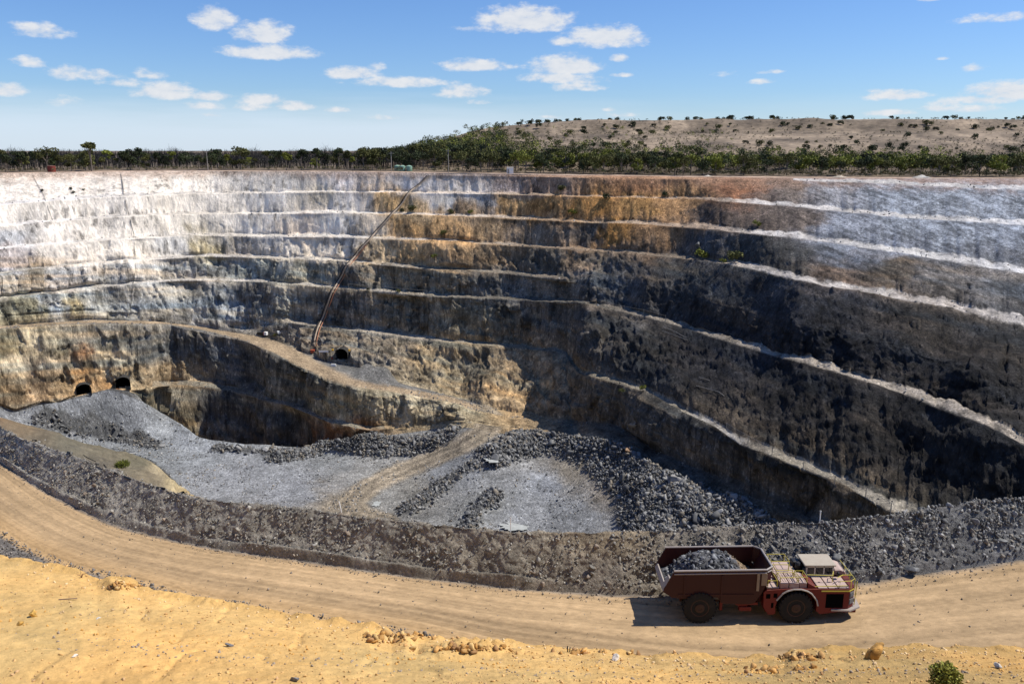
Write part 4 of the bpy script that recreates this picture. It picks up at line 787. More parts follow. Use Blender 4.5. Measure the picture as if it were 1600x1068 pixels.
# wheels
def wheel(x, y, sg, r=.9, wd=.56):
    b = MB(); h = wd / 2
    b.lathe([(r * .52, -h * .9), (r * .62, -h), (r * .82, -h), (r * .95, -h * .92), (r * .975, -h * .6), (r * .975, h * .6), (r * .95, h * .92), (r * .82, h), (r * .62, h), (r * .52, h * .9)], 0, 0, 0, 40, axis='y')
    nl = 26
    for k in range(nl):
        for s2 in (-1, 1):
            a = 2 * math.pi * (k + .25 * s2) / nl; ca, sa = math.cos(a), math.sin(a); v = bmesh.ops.create_cube(b.bm, size=1)['verts']
            for q in v:
                rr = r * .975 + q.co.z * .07; tt = q.co.x * .11 + q.co.y * s2 * .06; q.co = Vector((rr * ca - tt * sa, s2 * h * .55 + q.co.y * h * .95, rr * sa + tt * ca))
    t = b.build('wheel', M_tyre, TR); t.location = (x, y, r * .985)
    b = MB(); o_ = sg * h
    b.lathe([(r * .55, o_ * .7), (r * .55, o_ * .95), (r * .5, o_ * .95), (r * .44, o_ * .6), (r * .3, o_ * .6), (r * .28, o_ * 1.02), (r * .12, o_ * 1.08), (r * .1, o_ * 1.0)][::(1 if sg < 0 else 1)], 0, 0, 0, 28, axis='y')
    for k in range(12):
        a = 2 * math.pi * k / 12; b.box(r * .37 * math.cos(a) - .02, r * .37 * math.cos(a) + .02, min(o_ * .6, o_ * .72), max(o_ * .6, o_ * .72), r * .37 * math.sin(a) - .02, r * .37 * math.sin(a) + .02)
    b.build('hub', M_hub, t)
for x in (0.02, 5.2):
    for sg in (-1, 1): wheel(x, sg * 1.18, sg)
# front unit
arch = [(5.2 + 1.12 * math.cos(math.radians(a)), .92 + 1.06 * math.sin(math.radians(a))) for a in (196, 180, 158, 132, 118, 100, 80, 62, 48, 22, 4, -10)]
side = [(3.72, .5), (3.45, .95), (3.42, 1.75), (3.6, 1.93), (4.7, 2.0), (5.6, 2.0), (5.9, 1.99), (8.0, 1.99), (8.0, .72), (6.45, .52)]
b = MB(); b.prism(side[:8] + [(8.0, .72), (6.5, .52)] + arch[::-1] + [(4.02, .5)], -1.40, -1.30)
b.prism(side[:8] + [(8.0, .72), (6.5, .52)] + arch[::-1] + [(4.02, .5)], 1.30, 1.40); b.box(3.6, 4.05, -1.3, 1.3, .6, 1.95); b.box(6.35, 8.0, -1.3, 1.3, .6, 1.9); b.box(4.05, 6.35, -.6, .6, .7, 1.9)
b.box(4.05, 6.35, -1.3, 1.3, 1.88, 1.98)
b.prism([(8.0, -1.40), (8.38, -1.12), (8.48, -.6), (8.48, .6), (8.38, 1.12), (8.0, 1.40)], .86, 1.985, axis='z')
b.build('front_body', M_red, TR)
for q in ((6.78, 7.72, .9, 1.72), (3.55, 3.78, 1.45, 1.72), (3.95, 4.15, 1.5, 1.75), (3.85, 3.98, .9, 1.2)): b = MB(); b.box(q[0], q[1], -1.415, -1.38, q[2], q[3], .01); b.build('recess_shade', M_shade, TR)  # flat black panels painting the shade of recesses, no holes cut
nx, ny = .28 / .472, -.38 / .472
def chamf(t0, t1, z0, z1, d0, d1):
    P0, P1 = Vector((8.0, -1.40, 0)), Vector((8.38, -1.12, 0)); nn = Vector((.593, -.805, 0)); q = [P0.lerp(P1, t0) + nn * d0, P0.lerp(P1, t1) + nn * d0, P0.lerp(P1, t1) + nn * d1, P0.lerp(P1, t0) + nn * d1]
    return [(v.x, v.y) for v in q], z0, z1
M_gril = dirty('grille_grey', (.12, .12, .12), (.25, .2, .17), .4, .1)
for z0, z1 in ((1.47, 1.78), (1.08, 1.38)):
    b = MB(); p_, a0, a1 = chamf(.12, .85, z0, z1, 0, .03); b.prism(p_, a0, a1, axis='z')
    for k in range(4):
        p_, a0, a1 = chamf(.16, .81, z0 + .05 + k * .065, z0 + .075 + k * .065, .03, .05); b.prism(p_, a0, a1, axis='z')
    b.build('grille', M_gril, TR)
b = MB(); b.prism([(7.1, -1.46), (8.05, -1.55), (8.75, -1.15), (8.85, -.5), (8.85, .5), (8.75, 1.15), (8.05, 1.55), (7.1, 1.46), (7.1, 1.3), (8.0, 1.3), (8.4, 1.0), (8.4, -1.0), (8.0, -1.3), (7.1, -1.3)], .74, .83, axis='z'); b.build('bumper', M_steel, TR)
b = MB(); b.box(7.9, 8.6, -1.1, 1.1, .42, .74, .05); b.build('front_skid', M_red, TR)
for sg in (-1, 1):
    b = MB(); b.box(8.45, 8.52, sg * .85 - .13, sg * .85 + .13, 1.0, 1.22, .03); b.build('headlight', M_steel, TR)
b = MB(); b.tube([(p[0] * 1 + (p[0] - 5.2) * .04, -1.43, p[1] + .04) for p in arch[2:-1]], .045, 6); b.build('fender_trim', M_steel, TR)
b = MB(); b.box(6.5, 8.0, -1.425, -1.40, 1.86, 1.92); b.prism([(8.0, -1.425), (8.40, -1.13), (8.38, -1.12), (8.0, -1.40)], 1.86, 1.92, axis='z'); b.build('yellow_stripe', M_yel, TR)
# deck
for (x0, x1, y0, y1, z) in [(3.6, 4.25, -1.3, .2, 2.02), (4.3, 4.75, -1.3, -.1, 2.28), (4.8, 5.3, -1.3, -.1, 2.28), (4.3, 5.6, 0, 1.3, 2.2), (5.35, 5.75, -1.25, -.1, 2.26), (6.35, 6.85, -1.34, -.15, 2.02), (6.9, 7.4, -1.34, -.15, 2.02), (7.45, 8.0, -1.34, -.15, 2.02), (3.6, 4.2, .3, 1.3, 2.05)]:
    b = MB(); b.box(x0, x1, y0, y1, 1.985, z + .03, .02)
    if z > 2.1:
        for k in range(3): b.box(x0 + .08 + k * .13, x0 + .12 + k * .13, y0 + .15, y1 - .15, z + .03, z + .05)
    else: b.tube([(x0 + .2, (y0 + y1) / 2, z + .05), (x0 + .3, (y0 + y1) / 2, z + .05)], .02)
    b.build('deck_plate', M_deck, TR)
b = MB(); b.prism([(5.8, 1.985), (6.3, 1.985), (6.3, 2.0), (5.8, 2.3)], -1.3, -.1); b.build('engine_cover', M_red, TR)
def rails_(lines, name='handrail'):
    b = MB()
    for l in lines: b.tube(l, .022, 6)
    b.build(name, M_yel, TR)
def frame(x0, x1, y0, y1, z, zb):
    return [[(x0, y0, z), (x1, y0, z), (x1, y1, z), (x0, y1, z), (x0, y0, z)]] + [[(x, y, zb), (x, y, z)] for x in (x0, x1) for y in (y0, y1)]
rails_(frame(3.65, 4.15, -1.25, .1, 2.42, 2.02)); rails_(frame(4.3, 5.2, -1.25, -.7, 2.6, 2.3)); rails_(frame(4.3, 5.2, -.5, .15, 2.62, 2.2)); rails_(frame(4.3, 5.3, .4, 1.25, 2.68, 2.2))
rails_(frame(5.3, 5.75, -1.2, -.5, 2.6, 2.28)); rails_([[(5.9, -.75, 2.3), (5.9, -.75, 2.5), (7.3, -.75, 2.45), (7.3, -.75, 2.02)], [(6.2, -1.2, 2.05), (8.0, -1.2, 2.1)], [(7.3, -.75, 2.45), (7.5, -.3, 2.45), (7.5, -.3, 2.02)]])
rails_([[(7.5, -1.3, 2.02), (7.5, -1.3, 2.4), (8.1, -1.25, 2.4), (8.4, -1.0, 2.4), (8.4, 1.1, 2.4)], [(8.1, -1.3, 1.5), (8.1, -1.3, 2.4)], [(8.42, -1.0, 1.9), (8.42, -1.0, 2.4)], [(8.42, -.3, 1.98), (8.42, -.3, 2.4)], [(8.42, .4, 1.98), (8.42, .4, 2.4)], [(8.45, -1.1, .9), (8.5, -1.12, 2.3)], [(7.5, -.9, 2.4), (7.9, -.6, 2.4), (8.4, -.6, 2.4)]])
b = MB(); b.prism([(7.7, 1.98), (7.75, 2.3), (8.1, 2.32), (8.38, 2.2), (8.42, 1.98)], .15, 1.3, bev=.05); b.build('front_hood', M_deck, TR)
# cab
CB = MB(); CB.box(6.1, 7.62, -.05, 1.1, 1.98, 2.14, .02)
for x in (6.1, 6.55, 7.05, 7.55): 
    for y in (-.05, 1.04): CB.box(x, x + .07, y, y + .06, 2.14, 2.62)
CB.box(6.1, 7.62, -.05, .02, 2.56, 2.64); CB.box(6.1, 7.62, 1.03, 1.1, 2.56, 2.64)
cab = CB.build('cab', M_cream, TR)
b = MB(); b.box(5.98, 7.72, -.14, 1.19, 2.64, 2.74, .04); b.build('cab_roof', dirty('cab_roof_paint', (.40, .35, .27), (.34, .27, .2), .45, .1), TR)
for x0, x1 in ((6.17, 6.55), (6.62, 7.05), (7.12, 7.55)):
    for ya, yb_ in ((-.035, -.02), (1.065, 1.08)): b = MB(); b.box(x0, x1, ya, yb_, 2.14, 2.56); b.build('cab_window', M_glass, cab)
b = MB(); b.box(7.56, 7.58, .02, 1.04, 2.14, 2.56); b.build('windscreen', M_glass, TR)
b = MB(); b.lathe([(.16, 0), (.2, .05), (.2, .5), (.12, .6)], 5.85, .45, 2.0, 14); b.box(5.6, 6.05, .7, 1.2, 2.0, 2.5, .06); b.build('air_cleaner', M_black, TR)
b = MB(); b.tube([(7.55, -.1, 2.3), (7.75, -.35, 2.35)], .02); b.box(7.7, 7.8, -.48, -.28, 2.2, 2.45, .02); b.build('mirror', M_black, TR)
# ore in the dump body
ne = 60; gx = np.linspace(-1.75, 3.35, ne); gy = np.linspace(-1.27, 1.27, 30); GX, GY = np.meshgrid(gx, gy, indexing='ij')
GZ = 1.9 + 1.2 * np.exp(-((GX - 1.0) / 1.7) ** 4 * .8) * (1 - .25 * (GY / 1.3) ** 2) + .12 * fbm(GX * 1.3, GY * 1.3, 0, 4, 700)
GZ = np.where(GX < -1.2, GZ - .1, GZ)
dirt = sstep(1.9, 2.3, GX + .3 * GY)
oc = np.array((.09, .09, .092)) * (1 - dirt[..., None]) + np.array((.24, .175, .11)) * dirt[..., None]
mound = mesh_np('ore_load', np.stack([GX, GY, GZ], -1), grid_faces(ne, 30), M_berm, oc.reshape(-1, 3)); mound.location = TR.location; tag(mound, kind='stuff')
rg = np.random.default_rng(71); n = 900; ia, ib = rg.integers(3, ne - 1, n), rg.integers(1, 29, n)
P1 = np.stack([GX[ia, ib] + rg.normal(size=n) * .03, GY[ia, ib], GZ[ia, ib]], 1); S1 = .04 + .15 * rg.random(n) ** 2.2; dd_ = dirt[ia, ib][:, None]; S1 = S1 * (1 - .6 * dd_[:, 0])
K1 = rock_cols(n, [(.11, .11, .115), (.075, .075, .078), (.2, .205, .21), (.05, .05, .05)], 72) * (1 - dd_) + rock_cols(n, [(.26, .19, .12)], 73) * dd_
P1[:, 1] = np.clip(P1[:, 1], -1.15, 1.15)
o = rocks_mesh('ore_rocks', P1, S1, K1, M_rubble, ICO2, .8, 74, jit=.1); o.location = TR.location; tag(o, kind='stuff')
#@@VEG
# ================================================================== tunnel portals
M_tun = mat('tunnel_rock', (.05, .048, .045), rough=1, nscale=1, ncon=.4, bump=.6, bscale=1.5, bdist=.3, spec=0)
M_orange = dirty('orange_plastic', (.42, .07, .03), (.35, .2, .12), .4, .1); M_white = dirty('white_paint', (.75, .74, .7), (.5, .44, .36), .25, .1)
M_lamp = mat('amber_lamp', (.8, .45, .03), rough=.4)
plab = ['dark arched tunnel portal above the grey dump, right one of the pair', 'dark arched tunnel portal half behind the grey dump, left of the pair', 'dark tunnel portal in the cliff beside the junction of the pit ramp']
for (p, wd, ht, turn), lb in zip(PORT, plab):
    E_ = empty('tunnel_portal', p, turn); tag(E_, lb, 'tunnel portal')
    def archp(k): return [(-wd / 2 * k, -.6), (-wd / 2 * k, ht * .55)] + [(wd / 2 * k * -math.cos(math.pi * i / 10), ht * .55 + ht * .45 * k * math.sin(math.pi * i / 10)) for i in range(1, 10)] + [(wd / 2 * k, ht * .55), (wd / 2 * k, -.6)]
    b = MB(); A = archp(1.06); rings = []
    for yv_ in (-.6, 1.5, 4, 8, 14, 22): rings.append([b.bm.verts.new((x, yv_, z)) for x, z in A])
    for r0, r1 in zip(rings[:-1], rings[1:]):
        for i in range(len(A)): b.bm.faces.new((r0[i], r0[(i + 1) % len(A)], r1[(i + 1) % len(A)], r1[i]))
    b.bm.faces.new(rings[-1]); b.build('tunnel_lining', M_tun, E_)
    if lb.startswith('dark tunnel'):
        for sx in (-1, 1):
            b = MB(); b.box(sx * 3.6 - .35, sx * 3.6 + .35, -.9, -.4, ht * .85, ht * .85 + .7, .08); b.build('portal_lamp', M_lamp, E_)
pj = surf(487, 551); b = MB(); b.box(-.8, .8, -.6, .6, 0, 1.2, .1); b.box(-.9, .9, -.7, .7, 1.2, 1.35, .03); o = b.build('storage_bin', M_orange); o.location = pj; tag(o, 'orange bin standing at the foot of the cliff left of the ramp portal', 'bin')
pj = surf(509, 557); b = MB(); b.box(-2, 2, -.05, .05, 1.6, 2.3); b.tube([(-1.8, 0, 0), (-1.8, 0, 1.7)], .06); b.tube([(1.8, 0, 0), (1.8, 0, 1.7)], .06); o = b.build('notice_board', M_white); o.location = pj; tag(o, 'long white notice board against the dark cliff left of the ramp portal', 'sign')
pj = surf(521, 576); b = MB(); b.box(-1.1, 1.1, -.3, .3, 0, .9, .12); b.box(-.9, .9, -.2, .2, .9, 1.15, .05); o = b.build('road_barrier', M_white); o.location = pj; tag(o, 'white road barrier at the junction of the pit ramp', 'barrier')
pj = surf(519, 570); b = MB(); b.tube([(0, 0, 0), (0, 0, 1.8)], .07); b.lathe([(.5, 1.7), (.52, 1.75), (.3, 2.4), (.1, 2.5)], seg=8); o = b.build('warning_sign', dirty('dark_red_sign', (.2, .02, .015), (.2, .1, .08), .3, .1)); o.location = pj; tag(o, 'small dark red sign on the ramp in front of the tunnel portal', 'sign')
E_ = empty('pump_skid', surf(410, 523.5), -.3); E_.scale = (.75, .75, .75); tag(E_, 'dark pump skid with a white and red end beside the pit ramp', 'pump')
b = MB(); b.box(-3.2, 1.2, -.9, .9, .2, 1.7, .08); b.tube([(-3.4, -.7, .15), (3.2, -.7, .15)], .12); b.tube([(-3.4, .7, .15), (3.2, .7, .15)], .12); b.build('pump_housing', M_black, E_)
b = MB(); b.box(1.3, 3.0, -.9, .9, .2, 2.1, .1); b.build('control_box', M_white, E_); b = MB(); b.box(1.0, 1.3, -.95, .95, .2, 2.0, .03); b.build('red_panel', M_orange, E_)
pj = surf(436, 521); b = MB(); b.box(-1.3, 1.3, -.5, .5, .2, 1.2, .15); b.tube([(-1, 0, 0), (1, 0, .25)], .3); o = b.build('water_tank', M_white); o.location = pj; o.rotation_euler = (0, 0, .6); tag(o, 'small white tank lying on the verge of the pit ramp', 'tank')
# ------------------------------------------------------------------ pipeline down the wall
M_pipe = dirty('grey_pipe', (.30, .27, .23), (.4, .33, .26), .4, .1); M_opipe = dirty('orange_pipe', (.42, .17, .09), (.4, .27, .18), .45, .1)
def path_on(pts, step=1.0, up=.25):
    out = []
    for (c0, r0), (c1, r1) in zip(pts[:-1], pts[1:]):
        n = max(1, int(math.hypot(c1 - c0, r1 - r0) / step / 5))
        for i in range(n): out.append(surf(c0 + (c1 - c0) * i / n, r0 + (r1 - r0) * i / n) + Vector((0, -.5, up)))
    out.append(surf(*pts[-1], up)); 
    v = np.array([p[:] for p in out]); 
    for _ in range(2): v[1:-1] = v[1:-1] * .5 + (v[:-2] + v[2:]) * .25
    return [Vector(p) for p in v]
PL = [(671, 277), (658, 290), (640, 303), (631, 318), (617, 334), (600, 353), (583, 372), (571, 386), (556, 403), (543, 421), (532, 440), (522, 455), (512, 478), (504, 498), (497, 515), (490, 545)]
E_ = empty('dewatering_pipeline', surf(671, 278)); tag(E_, 'bundle of pipes running down the pit wall from the rim to the ramp', 'pipeline')
def local(pts, e): return [p - e.location for p in pts]
b = MB(); b.tube(local(path_on(PL, up=.8), E_), .3, 6); b.build('pipe', dirty('tan_pipe', (.42, .32, .23), (.45, .36, .27), .4, .1), E_)
b = MB(); b.tube(local([p + Vector((1.0, -.1, 0)) for p in path_on(PL[7:], up=.6)], E_), .2, 6); b.build('pipe', M_opipe, E_)
b = MB(); b.tube(local([p + Vector((-1.0, -.1, 0)) for p in path_on(PL, up=.5)], E_), .2, 6); b.build('pipe', M_black, E_)  # companion pipe coloured black to stand in for the pipeline's shadow
for k, (pts, lb) in enumerate([([(190, 272), (193, 300), (200, 330), (210, 365), (212, 400), (209, 440), (205, 488)], 'thin black hose hanging down the white wall from the rim to the ramp'),
        ([(190, 273), (196, 310), (206, 350), (213, 375)], 'short black hose beside the long one on the white wall'),
        ([(52, 275), (60, 292), (70, 308), (82, 345)], 'thin dark hose slanting down the white wall at far left')]):
    b = MB(); b.tube(path_on(pts, up=.2), .075, 5); tag(b.build('water_hose', M_black), lb, 'hose')
b = MB(); b.tube(path_on([(218, 540), (220, 560), (224, 585), (227, 600)], up=.3), .14, 5); tag(b.build('water_hose', M_black), 'black hose on the brown wall right of the two portals', 'hose')
for pts, lb in (([(1036, 513), (1052, 518), (1074, 530)], 'upper pale steel strap bolted to the dark wall above the ledge'), ([(1034, 518), (1050, 524), (1076, 533)], 'lower pale steel strap just under the other strap near the bench'),
                ([(1091, 604), (1112, 612), (1132, 620)], 'long pale steel strap on the dark wall above the fence'), ([(1094, 590), (1110, 596)], 'short pale steel strap above the long strap on the dark wall')):
    b = MB(); b.tube(path_on(pts, up=.3), .10, 5); tag(b.build('steel_strap', M_pipe), lb, 'strap')
for pts, lb in (([(43, 681), (60, 692)], 'short black hose lying on the brown slope left of the longer one'), ([(105, 707), (130, 713), (160, 726), (185, 742), (205, 751)], 'black hose lying along the brown slope below the berm'), ([(240, 762), (270, 767), (290, 772)], 'black hose on the slope below the ochre outcrop')):
    b = MB(); b.tube([esurf(x0 + (x1 - x0) * t / 8, y0 + (y1 - y0) * t / 8, .1) for (x0, y0), (x1, y1) in zip(pts[:-1], pts[1:]) for t in range(8)], .08, 5); tag(b.build('water_hose', M_black), lb, 'hose')
# ------------------------------------------------------------------ stakes, fence
def stake(p, h, lean, lb, m_=M_white, name='guide_post', r=.035):
    b = MB(); b.tube([(0, 0, -.3), (lean * .5 * h, 0, h * .5), (lean * h, 0, h)], r, 6); b.tube([(lean * h * .93, 0, h * .93), (lean * h, 0, h * 1.0)], r * 1.3, 6); o = b.build(name, m_); o.location = p; return tag(o, lb, 'post')
def berm_top(c): 
    j = int(round((c - C0) / 1.6)); i = int(np.argmin(np.abs(BERM[3][:, j] - 2.9))); return Vector((XB[i, j], YB[i, j], ZB[i, j]))
stake(berm_top(535), 1.0, -.18, 'leaning white guide post on the rock berm left of centre')
stake(berm_top(797), 1.0, 0, 'upright white guide post on the berm in front of the pale puddle')
stake(berm_top(1279), 1.0, 0, 'white guide post on the berm crest above the truck')
for c, r, l_, lb in ((205, 689, 1.5, 'white stick lying on the brown slope near the grey floor'), (68, 689, 1.1, 'white stick lying high on the left slope above the hose'), (283, 748, .6, 'short white stick by the ochre outcrop')):
    b = MB(); p = esurf(c, r, .15); b.tube([p + Vector((-l_ * .7, 0, 0)), p + Vector((l_ * .7, .2, .1))], .12, 5); tag(b.build('marker_stick', M_white), lb, 'stick')
b = MB(); p = bsurf(888, 1018, 0); b.tube([p + Vector((0, 0, -.05)), p + Vector((-.01, 0, .17))], .018, 6); b.tube([p + Vector((.045, 0, -.05)), p + Vector((.055, 0, .14))], .016, 6); tag(b.build('wooden_peg', M_tun), 'dark broken wooden peg on the edge of the yellow bank', 'peg')
b = MB(); p = bsurf(92, 936, .02); b.tube([p, p + Vector((.52, .03, .015))], .014, 5); tag(b.build('steel_rod', dirty('rusty_rod', (.2, .13, .1), (.3, .2, .15), .4, .1)), 'thin rusty rod lying on the yellow bank at left', 'rod')
FP = [(1134, 673), (1168, 692), (1207, 712), (1255, 733), (1307, 757), (1353, 779), (1392, 800)]
E_ = empty('chainlink_fence', surf(*FP[0])); tag(E_, 'thin wire mesh fence along the edge of the pale ledge at right', 'fence')
M_fp = dirty('fence_post_steel', (.25, .23, .2), (.3, .25, .2), .4, .1)
tops = []
for c, r in FP:
    p = surf(c, r + 1) - E_.location; b = MB(); b.tube([p + Vector((0, 0, -.5)), p + Vector((0, 0, 2.4))], .10, 6); b.build('fence_post', M_fp, E_); tops.append(p)
M_mesh = bpy.data.materials.new('wire_mesh'); M_mesh.use_nodes = True; _n, _l = M_mesh.node_tree.nodes, M_mesh.node_tree.links; _n['Principled BSDF'].inputs['Base Color'].default_value = (.25, .24, .22, 1); _n['Principled BSDF'].inputs['Alpha'].default_value = .22
for a, c in zip(tops[:-1], tops[1:]):
    b = MB(); b.quad(a + Vector((0, 0, .1)), c + Vector((0, 0, .1)), c + Vector((0, 0, 2.2)), a + Vector((0, 0, 2.2))); b.build('wire_mesh', M_mesh, E_)
    b = MB(); b.tube([a + Vector((0, 0, 2.3)), (a + c) / 2 + Vector((0, 0, 2.2)), c + Vector((0, 0, 2.3))], .04, 4); b.build('fence_wire', M_fp, E_)
E_ = empty('wire_fence', surf(545, 450)); tag(E_, 'low wire fence of thin posts on the bench below the pipeline', 'fence')
prev = None
for c in (545, 575, 600, 630, 667):
    p = surf(c, float(K(L5, c)) - 1) - E_.location; b = MB(); b.tube([p + Vector((0, 0, -.4)), p + Vector((0, 0, 2.2))], .09, 5); b.build('fence_post', M_fp, E_)
    if prev is not None: b = MB(); b.tube([prev + Vector((0, 0, 2)), p + Vector((0, 0, 2))], .035, 4); b.build('fence_wire', M_fp, E_)
    prev = p
E_ = empty('wire_fence', surf(940, 482)); tag(E_, 'short wire fence on the bench at the corner of the dark wall', 'fence')
prev = None
for c in (940, 975, 1005, 1040):
    p = surf(c, float(K(L5, c)) - 1) - E_.location; b = MB(); b.tube([p + Vector((0, 0, -.4)), p + Vector((0, 0, 2.4))], .09, 5); b.build('fence_post', M_fp, E_)
    if prev is not None: b = MB(); b.tube([prev + Vector((0, 0, 2)), p + Vector((0, 0, 2))], .035, 4); b.build('fence_wire', M_fp, E_)
    prev = p
# ------------------------------------------------------------------ plain: poles, tanks, shed
def plain(c, d):
    """point of the plain in photo column c, d metres beyond the rim"""
    y = float(np.interp(c, cs, rim.y)) + d; z = float(np.interp(c, cs, rim.z)) + float(hill_h(np.array([float(c)]), np.array([y]))[0]) + .3
    return Vector(((c - 800) / F * (y * CP - z * SP), y, z))
def pole(c, d, h, lb, cross=True):
    E_ = empty('power_pole', plain(c, d)); tag(E_, lb, 'pole'); b = MB(); b.tube([(0, 0, -.5), (-.05, 0, h)], .2, 8, .13); b.build('pole_shaft', M_pipe, E_)
    if cross: b = MB(); b.box(-1.1, 1.1, -.08, .08, h - .9, h - .7); b.build('crossarm', M_pipe, E_)
pole(325, 8, 8.8, 'pale bare pole standing before the burnt forest at left', False)
pole(612, 9, 9.0, 'grey power pole left of the green tanks'); pole(701, 5, 10.5, 'tall grey power pole right of the green tanks at the top of the pipeline')
M_gt = dirty('green_tank', (.22, .36, .27), (.4, .4, .32), .3, .2)
for c, d, lb in ((621, 22, 'left of the three pale green water tanks on the rim'), (629, 17, 'middle of the three pale green water tanks on the rim'), (639.5, 17, 'right of the three pale green water tanks on the rim')):
    E_ = empty('water_tank', plain(c, d)); tag(E_, lb, 'tank', 'green tanks on the rim')
    b = MB(); b.lathe([(1.45, -.3)] + [(1.45 + .04 * (k % 2), .1 + k * .2) for k in range(10)] + [(1.4, 2.1)], seg=20); b.build('tank_wall', M_gt, E_, True)
    b = MB(); b.lathe([(1.5, 2.08), (1.48, 2.2), (.5, 2.6), (.2, 2.65)], seg=20); b.build('tank_lid', M_gt, E_)
E_ = empty('rusty_tank', plain(81, 9)); tag(E_, 'squat rust red tank on the rim at far left', 'tank')
b = MB(); b.lathe([(1.7, -.4), (1.7, 2.3), (1.6, 2.35)], seg=20); b.build('tank_wall', dirty('rust_red', (.17, .03, .02), (.2, .1, .07), .3, .2), E_); b = MB(); b.lathe([(1.75, 2.3), (1.72, 2.5), (.3, 2.62)], seg=20); b.build('tank_lid', dirty('rust_lid', (.2, .06, .04), (.3, .2, .15), .4, .3), E_)
E_ = empty('site_shed', plain(797, 6)); tag(E_, 'small white shed at the rim among the trees right of centre', 'shed')
b = MB(); b.box(-1.5, 1.5, -1.2, 1.2, -.3, 2.3); b.build('shed_wall', M_white, E_); b = MB(); b.prism([(-1.35, 2.3), (1.35, 2.3), (1.35, 2.4), (0, 2.75), (-1.35, 2.4)], -1.6, 1.6, axis='x'); b.build('shed_roof', M_steel, E_); b = MB(); b.box(-1.2, -.4, -1.24, -1.2, -.2, 1.8); b.build('shed_door', M_pipe, E_)
for c, sc_, rgb, lb in ((1440, .7, (.5, .47, .42), 'pale pointed spoil pile on the rim at right'), (1312, .6, (.45, .38, .3), 'low tan spoil pile on the rim right of the centre'), (1106, .35, (.5, .45, .38), 'small pale pile on the rim above the brown wall')):
    n = 24; V = []; 
    for i in range(8):
        for k in range(n):
            a = 2 * math.pi * k / n; r_ = i / 7 * 3.6 * sc_; V.append((r_ * math.cos(a) * 1.6, r_ * math.sin(a), max(1.6 * sc_ * (1 - i / 7) ** 1.2, 0) * (1 + .3 * float(noise(math.cos(a) * 2, math.sin(a) * 2, i, 9))) - .2))
    Fq = [(i * n + k, i * n + (k + 1) % n, (i + 1) * n + (k + 1) % n, (i + 1) * n + k) for i in range(7) for k in range(n)]
    o = mesh_np('spoil_pile', V, Fq, M_berm, np.tile(rgb, (len(V), 1))); o.location = plain(c, 5); tag(o, lb, 'pile')
# ================================================================== vegetation
def leaf_mat(name, rgb, var=.5):
    m = bpy.data.materials.new(name); m.use_nodes = True; N, L = m.node_tree.nodes, m.node_tree.links; b = N['Principled BSDF']; b.inputs['Roughness'].default_value = .7; b.inputs['Specular IOR Level'].default_value = .15
    a = N.new('ShaderNodeAttribute'); a.attribute_name = 'col'; oi_ = N.new('ShaderNodeObjectInfo'); mr = N.new('ShaderNodeMapRange'); L.new(oi_.outputs['Random'], mr.inputs[0]); mr.inputs[3].default_value = .7; mr.inputs[4].default_value = 1.35
    v = N.new('ShaderNodeVectorMath'); v.operation = 'SCALE'; L.new(a.outputs['Color'], v.inputs[0]); L.new(mr.outputs[0], v.inputs['Scale']); L.new(v.outputs[0], b.inputs['Base Color']); return m
M_leaf = leaf_mat('leaves', (.1, .1, .1)); M_bark = mat('bark', (.20, .16, .125), rough=.9, nscale=3, ncon=.4); M_burnt = mat('burnt_bark', (.045, .04, .036), rough=1, ncon=.3)
def leaves(clumps, nper, size, tint, seed, spread=1.0, droop=.0):
    """clumps: (x, y, z, r, rz). Returns verts, faces, colours of small leaf sprays through each clump's shell"""
    rg = np.random.default_rng(seed); V = []; C_ = []
    for ci, (x, y, z, r, rz) in enumerate(clumps):
        n = nper; d = rg.normal(size=(n, 3)); d /= np.linalg.norm(d, axis=1, keepdims=True); q = r * (.45 + .6 * rg.random(n) ** .6)
        P_ = np.array([x, y, z]) + d * q[:, None] * np.array([1, 1, rz / r]) * spread
        u = rg.normal(size=(n, 3)); u /= np.linalg.norm(u, axis=1, keepdims=True); w_ = np.cross(u, rg.normal(size=(n, 3))); w_ /= np.linalg.norm(w_, axis=1, keepdims=True)
        s_ = size * rg.uniform(.5, 1.2, (n, 1)); u = u * s_; w_ = w_ * s_ * .6
        V.append(np.stack([P_ - u, P_ - w_, P_ + u, P_ + w_], 1).reshape(-1, 3))
        t = np.array(tint) * rg.uniform(.7, 1.3) * (1 + .35 * rg.uniform(-1, 1, (n, 1))); C_.append(np.repeat(t, 4, 0))
    V = np.concatenate(V); C_ = np.concatenate(C_); return V, np.arange(len(V)).reshape(-1, 4), C_
def tree_parts(h, kind, seed):
    rg = random.Random(seed); cl = []; b = MB(); tw = h * .018 + .04
    if kind == 'umbrella': nb, base, R_ = 7, .62, .36
    elif kind == 'round': nb, base, R_ = 11, .3, .32
    elif kind == 'tall': nb, base, R_ = 6, .6, .16
    else: nb, base, R_ = 6, .7, .24
    top = Vector((rg.uniform(-.05, .05) * h, rg.uniform(-.05, .05) * h, h * .8)); b.tube([(0, 0, -.5), (rg.uniform(-.03, .03) * h, 0, h * .3), top * .7, top], tw, 6, tw * .35)
    for k in range(nb):
        a = 2 * math.pi * (k / nb + rg.uniform(-.08, .08)); rr = R_ * h * rg.uniform(.35, 1); zz = h * rg.uniform(base, .9); 
        if k == 0: rr, zz = 0, h * .88
        e = Vector((rr * math.cos(a), rr * math.sin(a), zz)); s0 = Vector((0, 0, h * rg.uniform(.25, .5))); b.tube([s0, s0.lerp(e, .5) + Vector((0, 0, .05 * h)), e], tw * .5, 5, tw * .15)
        r = h * rg.uniform(.14, .22) * (1.0 if kind != 'tall' else .7); cl.append((e.x, e.y, e.z, r, r * rg.uniform(.5, .8)))
    return b, cl
TMPL = {}
